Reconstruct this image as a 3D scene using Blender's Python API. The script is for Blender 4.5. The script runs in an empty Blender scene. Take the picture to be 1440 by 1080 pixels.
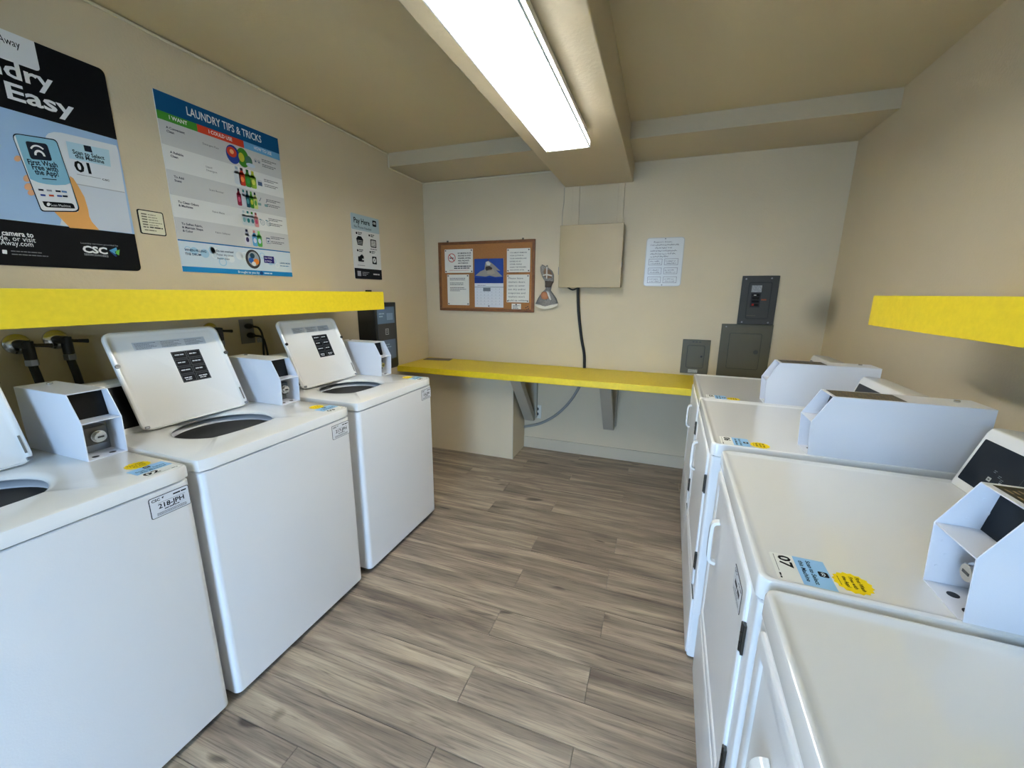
import bpy, math, random
from mathutils import Vector, Matrix
random.seed(7)
S = bpy.context.scene
COL = S.collection

# ------------------------------------------------------------------ camera
F_PX, CAM_H = 565.77, 1.4203
RT = Vector((0.9398313, 0.3415445, 0.0080316))
UP = Vector((-0.0825445, 0.2042004, 0.9754428))
FW = Vector((-0.3315171, 0.9174146, -0.2201065))
CAM = Vector((0, 0, CAM_H))
cd = bpy.data.cameras.new('camera')
cd.sensor_fit = 'HORIZONTAL'; cd.sensor_width = 36.0; cd.lens = F_PX / 1440 * 36
cd.clip_start = 0.02
cam = bpy.data.objects.new('camera', cd); COL.objects.link(cam)
cam.matrix_world = Matrix(((RT.x, UP.x, -FW.x, 0), (RT.y, UP.y, -FW.y, 0), (RT.z, UP.z, -FW.z, CAM_H), (0, 0, 0, 1)))
S.camera = cam

# ------------------------------------------------------------------ room sizes (metres)
XL, XR, YB, YF = -2.121, 1.1025, 3.437, -1.35
ZC, ZSOF, YSOF, ZBEAM, XB0, XB1 = 2.487, 2.389, 2.943, 2.2525, -0.799, -0.274
DOOR = (-0.98, -0.06, 2.10)            # doorway behind the photographer

# ------------------------------------------------------------------ world, daylight, exposure
w = bpy.data.worlds.new('daylight'); S.world = w; w.use_nodes = True
bg = w.node_tree.nodes['Background']
bg.inputs[0].default_value = (0.42, 0.66, 1.0, 1); bg.inputs[1].default_value = 7.6
S.view_settings.view_transform = 'Standard'; S.view_settings.look = 'None'
S.view_settings.gamma = 1.0; S.view_settings.use_curve_mapping = False
S.view_settings.exposure = 1.35
LAMP_POWER = 36.0                     # emission of the fluorescent tubes
pl = bpy.data.lights.new('doorway_portal', 'AREA'); pl.shape = 'RECTANGLE'
pl.size = DOOR[1] - DOOR[0]; pl.size_y = DOOR[2]; pl.cycles.is_portal = True
po = bpy.data.objects.new('doorway_portal', pl); COL.objects.link(po)
po.location = ((DOOR[0] + DOOR[1]) / 2, YF - 0.06, DOOR[2] / 2); po.rotation_euler = (math.radians(90), 0, 0)

# ------------------------------------------------------------------ materials
def lin(c):
    return tuple(((v / 255 + 0.055) / 1.055) ** 2.4 if v > 10 else v / 255 / 12.92 for v in c)
_m = {}
def mat(name, rgb=(200, 200, 200), rough=0.5, metal=0.0, bump=None, spec=0.5, vary=None, coat=0.0):
    """rgb in sRGB 0-255; bump=(scale, strength); vary=(scale, amount) gives a mottled colour."""
    if name in _m: return _m[name]
    m = bpy.data.materials.new(name); m.use_nodes = True
    nt = m.node_tree; b = nt.nodes['Principled BSDF']
    c = lin(rgb)
    b.inputs['Base Color'].default_value = (*c, 1); b.inputs['Roughness'].default_value = rough
    b.inputs['Metallic'].default_value = metal; b.inputs['Specular IOR Level'].default_value = spec
    b.inputs['Coat Weight'].default_value = coat; b.inputs['Coat Roughness'].default_value = 0.08
    tc = nt.nodes.new('ShaderNodeTexCoord')
    if vary:
        n = nt.nodes.new('ShaderNodeTexNoise'); n.inputs['Scale'].default_value = vary[0]; n.inputs['Detail'].default_value = 5
        nt.links.new(tc.outputs['Object'], n.inputs['Vector'])
        r = nt.nodes.new('ShaderNodeValToRGB'); r.color_ramp.elements[0].position = 0.3; r.color_ramp.elements[1].position = 0.7
        a = vary[1]
        r.color_ramp.elements[0].color = (*[v * (1 - a) for v in c], 1); r.color_ramp.elements[1].color = (*[min(1, v * (1 + a)) for v in c], 1)
        nt.links.new(n.outputs['Fac'], r.inputs['Fac']); nt.links.new(r.outputs['Color'], b.inputs['Base Color'])
    if bump:
        n = nt.nodes.new('ShaderNodeTexNoise'); n.inputs['Scale'].default_value = bump[0]; n.inputs['Detail'].default_value = 3
        nt.links.new(tc.outputs['Object'], n.inputs['Vector'])
        bp = nt.nodes.new('ShaderNodeBump'); bp.inputs['Strength'].default_value = bump[1]; bp.inputs['Distance'].default_value = 0.004
        nt.links.new(n.outputs['Fac'], bp.inputs['Height']); nt.links.new(bp.outputs['Normal'], b.inputs['Normal'])
    _m[name] = m
    return m
def ink(rgb):
    return mat('print_%d_%d_%d' % tuple(rgb), rgb, 0.6, spec=0.10)

WALL = mat('wall_paint', (204, 190, 162), 0.7, bump=(90, 0.22), vary=(2.2, 0.025))
CEIL = mat('ceiling_paint', (194, 180, 147), 0.6, bump=(60, 0.15), vary=(2.0, 0.03))
BEAMM = mat('beam_paint', (190, 177, 150), 0.45, bump=(55, 0.35))
WHITE = mat('white_enamel', (240, 239, 236), 0.16, bump=(320, 0.03), coat=0.4)
WHITE_FRONT = mat('white_enamel_front', (236, 235, 234), 0.30, bump=(280, 0.06))
WHITE_STEEL = mat('white_powder_coat', (232, 233, 238), 0.35, bump=(400, 0.05))
YELLOW = mat('yellow_laminate', (220, 194, 30), 0.42, vary=(60, 0.05))
BLACK = mat('black_plastic', (14, 14, 16), 0.35)
BLACKGLOSS = mat('black_gloss_panel', (9, 9, 11), 0.30, spec=0.22)
RUBBER = mat('black_rubber', (16, 16, 17), 0.5)
CHROME = mat('chrome', (205, 205, 205), 0.18, 1.0)
STEEL = mat('galvanised_steel', (150, 152, 155), 0.32, 1.0)
DARKSTEEL = mat('dark_steel', (88, 86, 82), 0.3, 1.0)
TUB = mat('tub_plastic', (214, 215, 218), 0.28)
BASKET = mat('wash_basket_enamel', (150, 151, 156), 0.3)
DARKGAP = mat('dark_gap', (30, 30, 32), 0.7)
TAN = mat('tan_metal', (158, 142, 105), 0.45, vary=(3, 0.03))
CORK = mat('cork', (158, 108, 60), 0.85, bump=(400, 0.3), vary=(160, 0.22))
OAK = mat('oak_frame', (116, 72, 36), 0.5, vary=(30, 0.2))
PAPER = mat('paper', (228, 226, 216), 0.7)
PANEL_GREY = mat('panel_grey_green', (80, 78, 63), 0.45)
PANEL_DARK = mat('panel_dark_grey', (52, 52, 48), 0.45)
TRIMW = mat('baseboard_paint', (194, 183, 160), 0.5, bump=(40, 0.1))
BRACE = mat('brace_paint', (172, 164, 146), 0.55, bump=(50, 0.15))
IVORY = mat('outlet_plastic', (222, 218, 205), 0.35)

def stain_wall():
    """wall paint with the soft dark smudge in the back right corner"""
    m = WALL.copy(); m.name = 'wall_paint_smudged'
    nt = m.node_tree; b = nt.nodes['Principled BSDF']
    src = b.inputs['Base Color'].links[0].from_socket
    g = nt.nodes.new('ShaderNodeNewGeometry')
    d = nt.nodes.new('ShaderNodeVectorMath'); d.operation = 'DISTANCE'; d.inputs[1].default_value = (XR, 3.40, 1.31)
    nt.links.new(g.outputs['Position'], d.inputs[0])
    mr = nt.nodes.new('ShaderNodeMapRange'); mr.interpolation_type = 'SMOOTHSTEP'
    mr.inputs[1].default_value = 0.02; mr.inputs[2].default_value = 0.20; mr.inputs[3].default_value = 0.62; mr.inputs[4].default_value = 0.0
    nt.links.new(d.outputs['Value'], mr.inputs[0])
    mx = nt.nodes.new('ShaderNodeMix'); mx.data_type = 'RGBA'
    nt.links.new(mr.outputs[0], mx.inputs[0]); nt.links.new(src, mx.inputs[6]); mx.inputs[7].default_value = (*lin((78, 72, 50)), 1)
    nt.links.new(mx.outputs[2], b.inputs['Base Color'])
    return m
WALL_SM = stain_wall()

def plank_mat():
    m = bpy.data.materials.new('grey_oak_vinyl'); m.use_nodes = True
    nt = m.node_tree; N = nt.nodes; L = nt.links; b = N['Principled BSDF']
    tc = N.new('ShaderNodeTexCoord'); oi = N.new('ShaderNodeObjectInfo')
    rv = N.new('ShaderNodeMath'); rv.operation = 'MULTIPLY'; rv.inputs[1].default_value = 37.0; L.new(oi.outputs['Random'], rv.inputs[0])
    cb = N.new('ShaderNodeCombineXYZ'); L.new(rv.outputs[0], cb.inputs[0]); L.new(rv.outputs[0], cb.inputs[1]); L.new(rv.outputs[0], cb.inputs[2])
    ad = N.new('ShaderNodeVectorMath'); ad.operation = 'ADD'; L.new(tc.outputs['Object'], ad.inputs[0]); L.new(cb.outputs[0], ad.inputs[1])
    def noise(scl, scale, detail, dist=0.0, rough=0.6):
        mp = N.new('ShaderNodeMapping'); mp.inputs['Scale'].default_value = scl; L.new(ad.outputs[0], mp.inputs[0])
        n = N.new('ShaderNodeTexNoise'); n.inputs['Scale'].default_value = scale; n.inputs['Detail'].default_value = detail
        n.inputs['Distortion'].default_value = dist; n.inputs['Roughness'].default_value = rough
        L.new(mp.outputs[0], n.inputs[0]); return n
    def ramp(src, p):
        r = N.new('ShaderNodeValToRGB'); e = r.color_ramp.elements
        e[0].position, e[0].color = p[0][0], (*p[0][1], 1); e[1].position, e[1].color = p[-1][0], (*p[-1][1], 1)
        for q, c in p[1:-1]:
            x = e.new(q); x.color = (*c, 1)
        L.new(src, r.inputs[0]); return r
    broad = noise((0.9, 9, 1), 1.6, 3, 0.6)
    c1 = ramp(broad.outputs['Fac'], [(0.30, lin((100, 88, 76))), (0.52, lin((138, 124, 108))), (0.72, lin((176, 161, 138)))])
    grain = noise((1.6, 46, 1), 2.0, 6, 1.2, 0.65)
    g1 = ramp(grain.outputs['Fac'], [(0.30, (0.40, 0.38, 0.36)), (0.47, (0.90, 0.90, 0.90)), (0.70, (1.12, 1.11, 1.08))])
    fine = noise((5, 240, 1), 2.0, 2)
    f1 = ramp(fine.outputs['Fac'], [(0.3, (0.86, 0.86, 0.86)), (0.65, (1.05, 1.05, 1.05))])
    kn = noise((4.5, 13, 1), 1.0, 1, 0.3)
    k1 = ramp(kn.outputs['Fac'], [(0.235, (0.34, 0.32, 0.30)), (0.30, (1, 1, 1))])
    def mul(a, bb):
        x = N.new('ShaderNodeMix'); x.data_type = 'RGBA'; x.blend_type = 'MULTIPLY'; x.inputs[0].default_value = 1
        L.new(a, x.inputs[6]); L.new(bb, x.inputs[7]); return x.outputs[2]
    col = mul(mul(mul(c1.outputs[0], g1.outputs[0]), f1.outputs[0]), k1.outputs[0])
    tone = N.new('ShaderNodeMapRange'); tone.inputs[3].default_value = 0.82; tone.inputs[4].default_value = 1.12; L.new(oi.outputs['Random'], tone.inputs[0])
    tcol = N.new('ShaderNodeCombineColor')
    for i in range(3): L.new(tone.outputs[0], tcol.inputs[i])
    L.new(mul(col, tcol.outputs[0]), b.inputs['Base Color'])
    b.inputs['Roughness'].default_value = 0.42; b.inputs['Specular IOR Level'].default_value = 0.4
    bp = N.new('ShaderNodeBump'); bp.inputs['Strength'].default_value = 0.12; bp.inputs['Distance'].default_value = 0.002
    L.new(grain.outputs['Fac'], bp.inputs['Height']); L.new(bp.outputs[0], b.inputs['Normal'])
    return m
PLANK = plank_mat()

# ------------------------------------------------------------------ mesh helpers
class MB:
    def __init__(s): s.v, s.f, s.m, s.mats = [], [], [], []
    def mi(s, m):
        if m is None: return 0
        if m not in s.mats: s.mats.append(m)
        return s.mats.index(m)
    def add(s, verts, faces, m=None):
        o = len(s.v); i = s.mi(m); s.v += [tuple(p) for p in verts]
        for f in faces: s.f.append([o + k for k in f]); s.m.append(i)
        return s
    def box(s, x0, x1, y0, y1, z0, z1, m=None):
        return s.add([(x, y, z) for z in (z0, z1) for y in (y0, y1) for x in (x0, x1)],
                     [(0, 2, 3, 1), (4, 5, 7, 6), (0, 1, 5, 4), (2, 6, 7, 3), (0, 4, 6, 2), (1, 3, 7, 5)], m)
    def loops(s, L, cap0=False, cap1=True, m=None):
        """skin between equal-length closed loops of points"""
        n = len(L[0]); V = [p for l in L for p in l]; Fc = []
        for a in range(len(L) - 1):
            for k in range(n):
                j = (k + 1) % n
                Fc.append((a * n + k, a * n + j, (a + 1) * n + j, (a + 1) * n + k))
        if cap0: Fc.append(tuple(reversed(range(n))))
        if cap1: Fc.append(tuple((len(L) - 1) * n + k for k in range(n)))
        return s.add(V, Fc, m)
    def prism(s, poly, fn0, fn1, m=None):
        """poly of 2D points; fn0/fn1 map a 2D point to 3D for the two faces"""
        return s.loops([[fn0(p) for p in poly], [fn1(p) for p in poly]], True, True, m)
    def tube(s, pts, r, seg=8, m=None, cap=True):
        pts = [Vector(p) for p in pts]; L = []
        rr = r if isinstance(r, (list, tuple)) else [r] * len(pts)
        nrm = None
        for i, p in enumerate(pts):
            t = (pts[min(i + 1, len(pts) - 1)] - pts[max(i - 1, 0)]).normalized()
            if nrm is None:
                a = Vector((0, 0, 1)) if abs(t.z) < 0.9 else Vector((1, 0, 0)); nrm = t.cross(a).normalized()
            nrm = (nrm - t * nrm.dot(t)).normalized(); bn = t.cross(nrm)
            L.append([p + rr[i] * (math.cos(q) * nrm + math.sin(q) * bn) for q in [2 * math.pi * k / seg for k in range(seg)]])
        return s.loops(L, cap, cap, m)
    def cyl(s, a, b, r, seg=20, m=None, r2=None):
        return s.tube([a, b], [r, r if r2 is None else r2], seg, m)
    def build(s, name, m=None, parent=None, bevel=0.0, seg=2, smooth=False, loc=None, fix=True):
        me = bpy.data.meshes.new(name); me.from_pydata(s.v, [], s.f)
        if m is not None and not s.mats: me.materials.append(m)
        for q in s.mats: me.materials.append(q)
        if s.mats: me.polygons.foreach_set('material_index', s.m)
        me.update()
        if fix:
            import bmesh
            b = bmesh.new(); b.from_mesh(me); bmesh.ops.recalc_face_normals(b, faces=b.faces); b.to_mesh(me); b.free()
        o = bpy.data.objects.new(name, me); COL.objects.link(o)
        if parent: o.parent = parent
        if loc: o.location = loc
        if bevel:
            md = o.modifiers.new('bevel', 'BEVEL'); md.width = bevel; md.segments = seg; md.limit_method = 'ANGLE'; md.angle_limit = math.radians(35); md.harden_normals = True
            smooth = True
        if smooth:
            me.polygons.foreach_set('use_smooth', [True] * len(me.polygons))
            if not bevel: me.set_sharp_from_angle(angle=math.radians(38))
        return o
def box(name, x0, x1, y0, y1, z0, z1, m, parent=None, bevel=0.0, seg=2):
    return MB().box(x0, x1, y0, y1, z0, z1).build(name, m, parent, bevel, seg)
def tag(o, label, cat, group=None):
    o['label'] = label; o['category'] = cat
    if group: o['group'] = group
    return o
def empty(name, label, cat, loc=(0, 0, 0), rotz=0.0, group=None):
    o = bpy.data.objects.new(name, None); COL.objects.link(o); o.location = loc; o.rotation_euler = (0, 0, rotz)
    o.empty_display_size = 0.1
    return tag(o, label, cat, group)
def struct(o): o['kind'] = 'structure'; return o
def rrect(x0, x1, y0, y1, r, n=6):
    """rounded rectangle as a list of 2D points (counter-clockwise)"""
    P = []
    for cx, cy, a in ((x1 - r, y1 - r, 0), (x0 + r, y1 - r, 90), (x0 + r, y0 + r, 180), (x1 - r, y0 + r, 270)):
        for k in range(n + 1):
            t = math.radians(a + 90 * k / n); P.append((cx + r * math.cos(t), cy + r * math.sin(t)))
    return P
def spline(pts, n=10):
    """Catmull-Rom through the points"""
    P = [Vector(p) for p in pts]; P = [2 * P[0] - P[1]] + P + [2 * P[-1] - P[-2]]; out = []
    for i in range(1, len(P) - 2):
        for k in range(n):
            t = k / n; a, b, c, d = P[i - 1:i + 3]
            out.append(0.5 * ((2 * b) + (c - a) * t + (2 * a - 5 * b + 4 * c - d) * t * t + (3 * b - a - 3 * c + d) * t ** 3))
    return out + [P[-2]]

def px_ray(u, v): return FW * F_PX + RT * (u - 720) - UP * (v - 540)
def px_on(u, v, axis, val):
    """the point of the plane axis=val that the photograph shows at pixel u, v"""
    r = px_ray(u, v); i = 'xyz'.index(axis)
    return CAM + r * ((val - CAM[i]) / r[i])

# ------------------------------------------------------------------ lettering and flat print
_tx = {}
def text_mesh(s, bold):
    k = (s, bold)
    if k not in _tx:
        c = bpy.data.curves.new('lettering', 'FONT'); c.body = s; c.size = 1.0; c.resolution_u = 2; c.offset = bold
        o = bpy.data.objects.new('lettering', c); COL.objects.link(o)
        dg = bpy.context.evaluated_depsgraph_get(); me = o.evaluated_get(dg).to_mesh()
        V = [(v.co.x, v.co.y) for v in me.vertices]; Fc = [tuple(p.vertices) for p in me.polygons]
        o.evaluated_get(dg).to_mesh_clear(); bpy.data.objects.remove(o); bpy.data.curves.remove(c)
        x0 = min(v[0] for v in V); x1 = max(v[0] for v in V)
        _tx[k] = ([(x - x0, y) for x, y in V], Fc, x1 - x0)
    return _tx[k]
CAP = 0.69     # cap height of the font at size 1
class Print:
    """flat print on a board whose local XY plane is the printed face; uv() maps input points to local XY"""
    def __init__(s, parent, z0=0.0, uv=None, dz=0.0003):
        s.p, s.z0, s.dz, s.parts, s.order = parent, z0, dz, {}, []
        s.uv = uv or (lambda p: p)
    def mb(s, name):
        if name not in s.parts: s.parts[name] = MB(); s.order.append(name)
        return s.parts[name]
    def poly(s, name, pts, rgb, layer=1, raw=False):
        z = s.z0 + s.dz * layer; q = [p if raw else s.uv(p) for p in pts]
        m = rgb if isinstance(rgb, bpy.types.Material) else ink(rgb)
        a = sum(q[i][0] * q[(i + 1) % len(q)][1] - q[(i + 1) % len(q)][0] * q[i][1] for i in range(len(q)))
        if a < 0: q = q[::-1]
        s.mb(name).add([(x, y, z) for x, y in q], [tuple(range(len(q)))], m)
    def rect(s, name, x0, y0, x1, y1, rgb, layer=1, r=0.0):
        s.poly(name, rrect(x0, x1, y0, y1, r) if r else [(x0, y0), (x1, y0), (x1, y1), (x0, y1)], rgb, layer, True)
    def disc(s, name, cx, cy, rx, rgb, layer=1, ry=None, n=24):
        ry = ry or rx
        s.poly(name, [(cx + rx * math.cos(2 * math.pi * k / n), cy + ry * math.sin(2 * math.pi * k / n)) for k in range(n)], rgb, layer, True)
    def ring(s, name, cx, cy, r0, r1, rgb, layer=1, a0=0, a1=360, n=28):
        z = s.z0 + s.dz * layer; V = []; Fc = []
        for k in range(n + 1):
            t = math.radians(a0 + (a1 - a0) * k / n)
            V += [(cx + r0 * math.cos(t), cy + r0 * math.sin(t), z), (cx + r1 * math.cos(t), cy + r1 * math.sin(t), z)]
            if k < n: Fc.append((2 * k, 2 * k + 1, 2 * k + 3, 2 * k + 2))
        s.mb(name).add(V, Fc, ink(rgb))
    def text(s, name, t, x, y, h, rgb, layer=2, align='l', bold=0.0, width=None):
        """h = cap height; (x, y) = baseline point in local XY; width fits the line to that length"""
        V, Fc, wd = text_mesh(t, bold); sc = h / CAP; sx = width / wd if width else sc
        ox = x - (wd * sx / 2 if align == 'c' else wd * sx if align == 'r' else 0); z = s.z0 + s.dz * layer
        s.mb(name).add([(ox + a * sx, y + b * sc, z) for a, b in V], Fc, ink(rgb))
    def textpx(s, name, t, p0, p1, h, rgb, layer=2, bold=0.0):
        """line of text from input point p0 to p1 along the baseline"""
        a = Vector(s.uv(p0)); b = Vector(s.uv(p1)); d = b - a; V, Fc, wd = text_mesh(t, bold)
        ex = d / wd; ey = Vector((-d.y, d.x)).normalized() * (h / CAP); z = s.z0 + s.dz * layer
        s.mb(name).add([(a.x + ex.x * x + ey.x * y, a.y + ex.y * x + ey.y * y, z) for x, y in V], Fc, ink(rgb))
    def bars(s, name, x, y, widths, h, step, rgb, layer=2):
        """lines of print too small to read"""
        for k, wd in enumerate(widths):
            xx = x
            while xx < x + wd - 1e-6:
                q = min(random.uniform(1.5, 4) * h * 1.3, x + wd - xx)
                s.rect(name, xx, y - k * step, xx + q, y - k * step + h, rgb, layer); xx += q + h * 0.5
    def build(s):
        for n in s.order:
            o = s.parts[n].build(n, parent=s.p, fix=False)
            if n in ('lettering', 'handwriting', 'icon', 'panel_print', 'screen_print', 'ruled_box', 'month_grid', 'product_picture', 'headline'): o['kind'] = 'stuff'   # fine print
def frame_obj(o, loc, right, up):
    """put an object so that its local X, Y, Z are right, up, normal"""
    r = Vector(right); u = Vector(up); n = r.cross(u)
    o.matrix_local = Matrix(((r.x, u.x, n.x, loc[0]), (r.y, u.y, n.y, loc[1]), (r.z, u.z, n.z, loc[2]), (0, 0, 0, 1)))
    return o
def board(name, x0, x1, y0, y1, t, m, r=0.0, n=5):
    P = rrect(x0, x1, y0, y1, r, n) if r else [(x0, y0), (x1, y0), (x1, y1), (x0, y1)]
    return MB().prism(P, lambda p: (p[0], p[1], 0.0), lambda p: (p[0], p[1], t)).build(name, m)
LEFT_WALL = ((0, 1, 0), (0, 0, 1)); BACK_WALL = ((1, 0, 0), (0, 0, 1))

# ================================================================== THE ROOM
fl = struct(box('floor', XL - 0.12, XR + 0.12, YF - 0.12, YB + 0.12, -0.12, -0.006, mat('floor_gap', (52, 47, 42), 0.8)))
PW, PL_, Y0 = 0.152, 1.22, 1.015 - 0.152 * 13
joints = {0: -0.565, 1: -0.14, 2: -0.575, 3: -0.125, 4: -0.567, 5: -0.14, 6: -0.58, 7: -0.13, 8: -0.975, 9: -0.575, 10: -0.98, 11: -0.14, 12: -0.56, 13: -0.98, 14: -0.14, 15: -0.57, -1: -0.146, -2: -0.56, -3: -0.975}
_pm = {}
def plank_piece(x0, x1, y0, y1):
    k = (round(x1 - x0, 3), round(y1 - y0, 3))
    g = 0.0007; a, b = k[0] / 2 - g, k[1] / 2 - g; e = 0.0012
    if k not in _pm:
        mb = MB().loops([[(sx * (a - i), sy * (b - i), z) for sx, sy in ((-1, -1), (1, -1), (1, 1), (-1, 1))] for i, z in ((0, -0.006), (0, -0.0008), (e, 0.0))], False, True)
        me = bpy.data.meshes.new('plank'); me.from_pydata(mb.v, [], mb.f); me.materials.append(PLANK); _pm[k] = me
    o = bpy.data.objects.new('plank', _pm[k]); COL.objects.link(o); o.parent = fl
    o.location = ((x0 + x1) / 2, (y0 + y1) / 2, 0)
r = -24
while 1.015 + r * PW < YB:
    ya, yb = max(YF, 1.015 + r * PW), min(YB, 1.015 + (r + 1) * PW)
    if yb > ya + 0.005:
        j = joints.get(r, random.choice((-0.14, -0.57, -0.98)))
        while j > XL: j -= PL_
        while j < XR:
            a, b = max(j, XL), min(j + PL_, XR)
            if b - a > 0.01: plank_piece(a, b, ya, yb)
            j += PL_
    r += 1
T = 0.12
struct(box('wall_left', XL - T, XL, YF - T, YB + T, 0, ZC, WALL))
struct(box('wall_right', XR, XR + T, YF - T, YB + T, 0, ZC, WALL_SM))
struct(box('wall_back', XL, XR, YB, YB + T, 0, ZC, WALL_SM))
struct(MB().box(XL, DOOR[0], YF - T, YF, 0, ZC).box(DOOR[1], XR, YF - T, YF, 0, ZC).box(DOOR[0], DOOR[1], YF - T, YF, DOOR[2], ZC).build('wall_front', WALL))
struct(box('ceiling', XL - T, XR + T, YF - T, YB + T, ZC, ZC + 0.1, CEIL))
struct(MB().box(DOOR[0] - 0.02, DOOR[0] + 0.03, YF - T - 0.02, YF + 0.02, 0, DOOR[2]).box(DOOR[1] - 0.03, DOOR[1] + 0.02, YF - T - 0.02, YF + 0.02, 0, DOOR[2])
       .box(DOOR[0] - 0.02, DOOR[1] + 0.02, YF - T - 0.02, YF + 0.02, DOOR[2] - 0.03, DOOR[2] + 0.02).build('door_1', TRIMW))
struct(box('ground', -8, 8, -9, YF - T, -0.12, -0.02, mat('concrete', (150, 148, 142), 0.8, vary=(6, 0.1))))
struct(MB().box(XB0, XB1, YF, YB, ZBEAM, ZC).build('trim_1', BEAMM, bevel=0.006))          # long ceiling beam
struct(MB().box(XL, XB0, YSOF, YB, ZSOF, ZC).build('trim_2', BEAMM))                       # cross beam, left piece
struct(MB().box(XB1, XR, YSOF, YB, ZSOF, ZC).build('trim_3', BEAMM))                       # cross beam, right piece
struct(box('baseboard_back', -1.113, XR, YB - 0.014, YB, 0, 0.105, TRIMW, bevel=0.003))
# boxed-in chase under the counter, with the dark slit down its side
struct(MB().box(XL, -1.113, 3.10, YB, 0, 0.744).build('wall_chase', WALL, bevel=0.004))
struct(MB().box(-1.116, -1.108, 3.10, 3.112, 0.0, 0.744).build('trim_4', TRIMW))

# ================================================================== COUNTER AND SHELVES
ct = tag(MB().box(XL + 0.002, XR - 0.002, 2.91, YB - 0.002, 0.746, 0.796).build('counter', YELLOW, bevel=0.003), 'long yellow laminate folding counter along the back wall', 'counter')
def brace(xa, label):
    t = empty('counter_brace', label, 'brace', (xa, YB, 0.285))
    wd = 0.088
    P = [(2.955, 0.744), (3.035, 0.744), (YB - 0.04, 0.335), (YB - 0.04, 0.285), (YB - 0.075, 0.285)]
    MB().prism(P, lambda p: (-wd / 2, p[0] - YB, p[1] - 0.285), lambda p: (wd / 2, p[0] - YB, p[1] - 0.285)).build('diagonal_board', BRACE, t, bevel=0.002)
    MB().box(-wd / 2 + 0.012, wd / 2 + 0.012, -0.039, -0.001, 0.02, 0.459).build('wall_cleat', BRACE, t, bevel=0.002)
brace(-1.045, 'painted diagonal wooden brace under yellow counter next to the boxed chase')
brace(-0.335, 'painted diagonal wooden brace under the middle of yellow counter')
def shelf(x_wall, x_face, y0, y1, label):
    t = empty('wall_shelf', label, 'shelf', ((x_wall + x_face) / 2, (y0 + y1) / 2, 1.3123))
    s = 1 if x_face > x_wall else -1; cx, cy = t.location.x, t.location.y
    def B(n, xa, xb, ya, yb, za, zb, m): MB().box(min(xa, xb) - cx, max(xa, xb) - cx, ya - cy, yb - cy, za - 1.3123, zb - 1.3123).build(n, m, t, bevel=0.0015)
    B('fascia', x_face - s * 0.02, x_face, y0, y1, 1.3123, 1.4225, YELLOW)
    B('board', x_wall + s * 0.001, x_face - s * 0.0202, y0, y1, 1.398, 1.418, YELLOW)
    B('cleat', x_wall + s * 0.001, x_wall + s * 0.02, y0, y1, 1.34, 1.3978, BRACE)
shelf(XL, -1.68, -0.4, 2.207, 'yellow wall shelf with deep front edge above the open washers')
shelf(XR, 0.7536, -0.4, 1.931, 'yellow wall shelf with deep front edge above the dryers')

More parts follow.
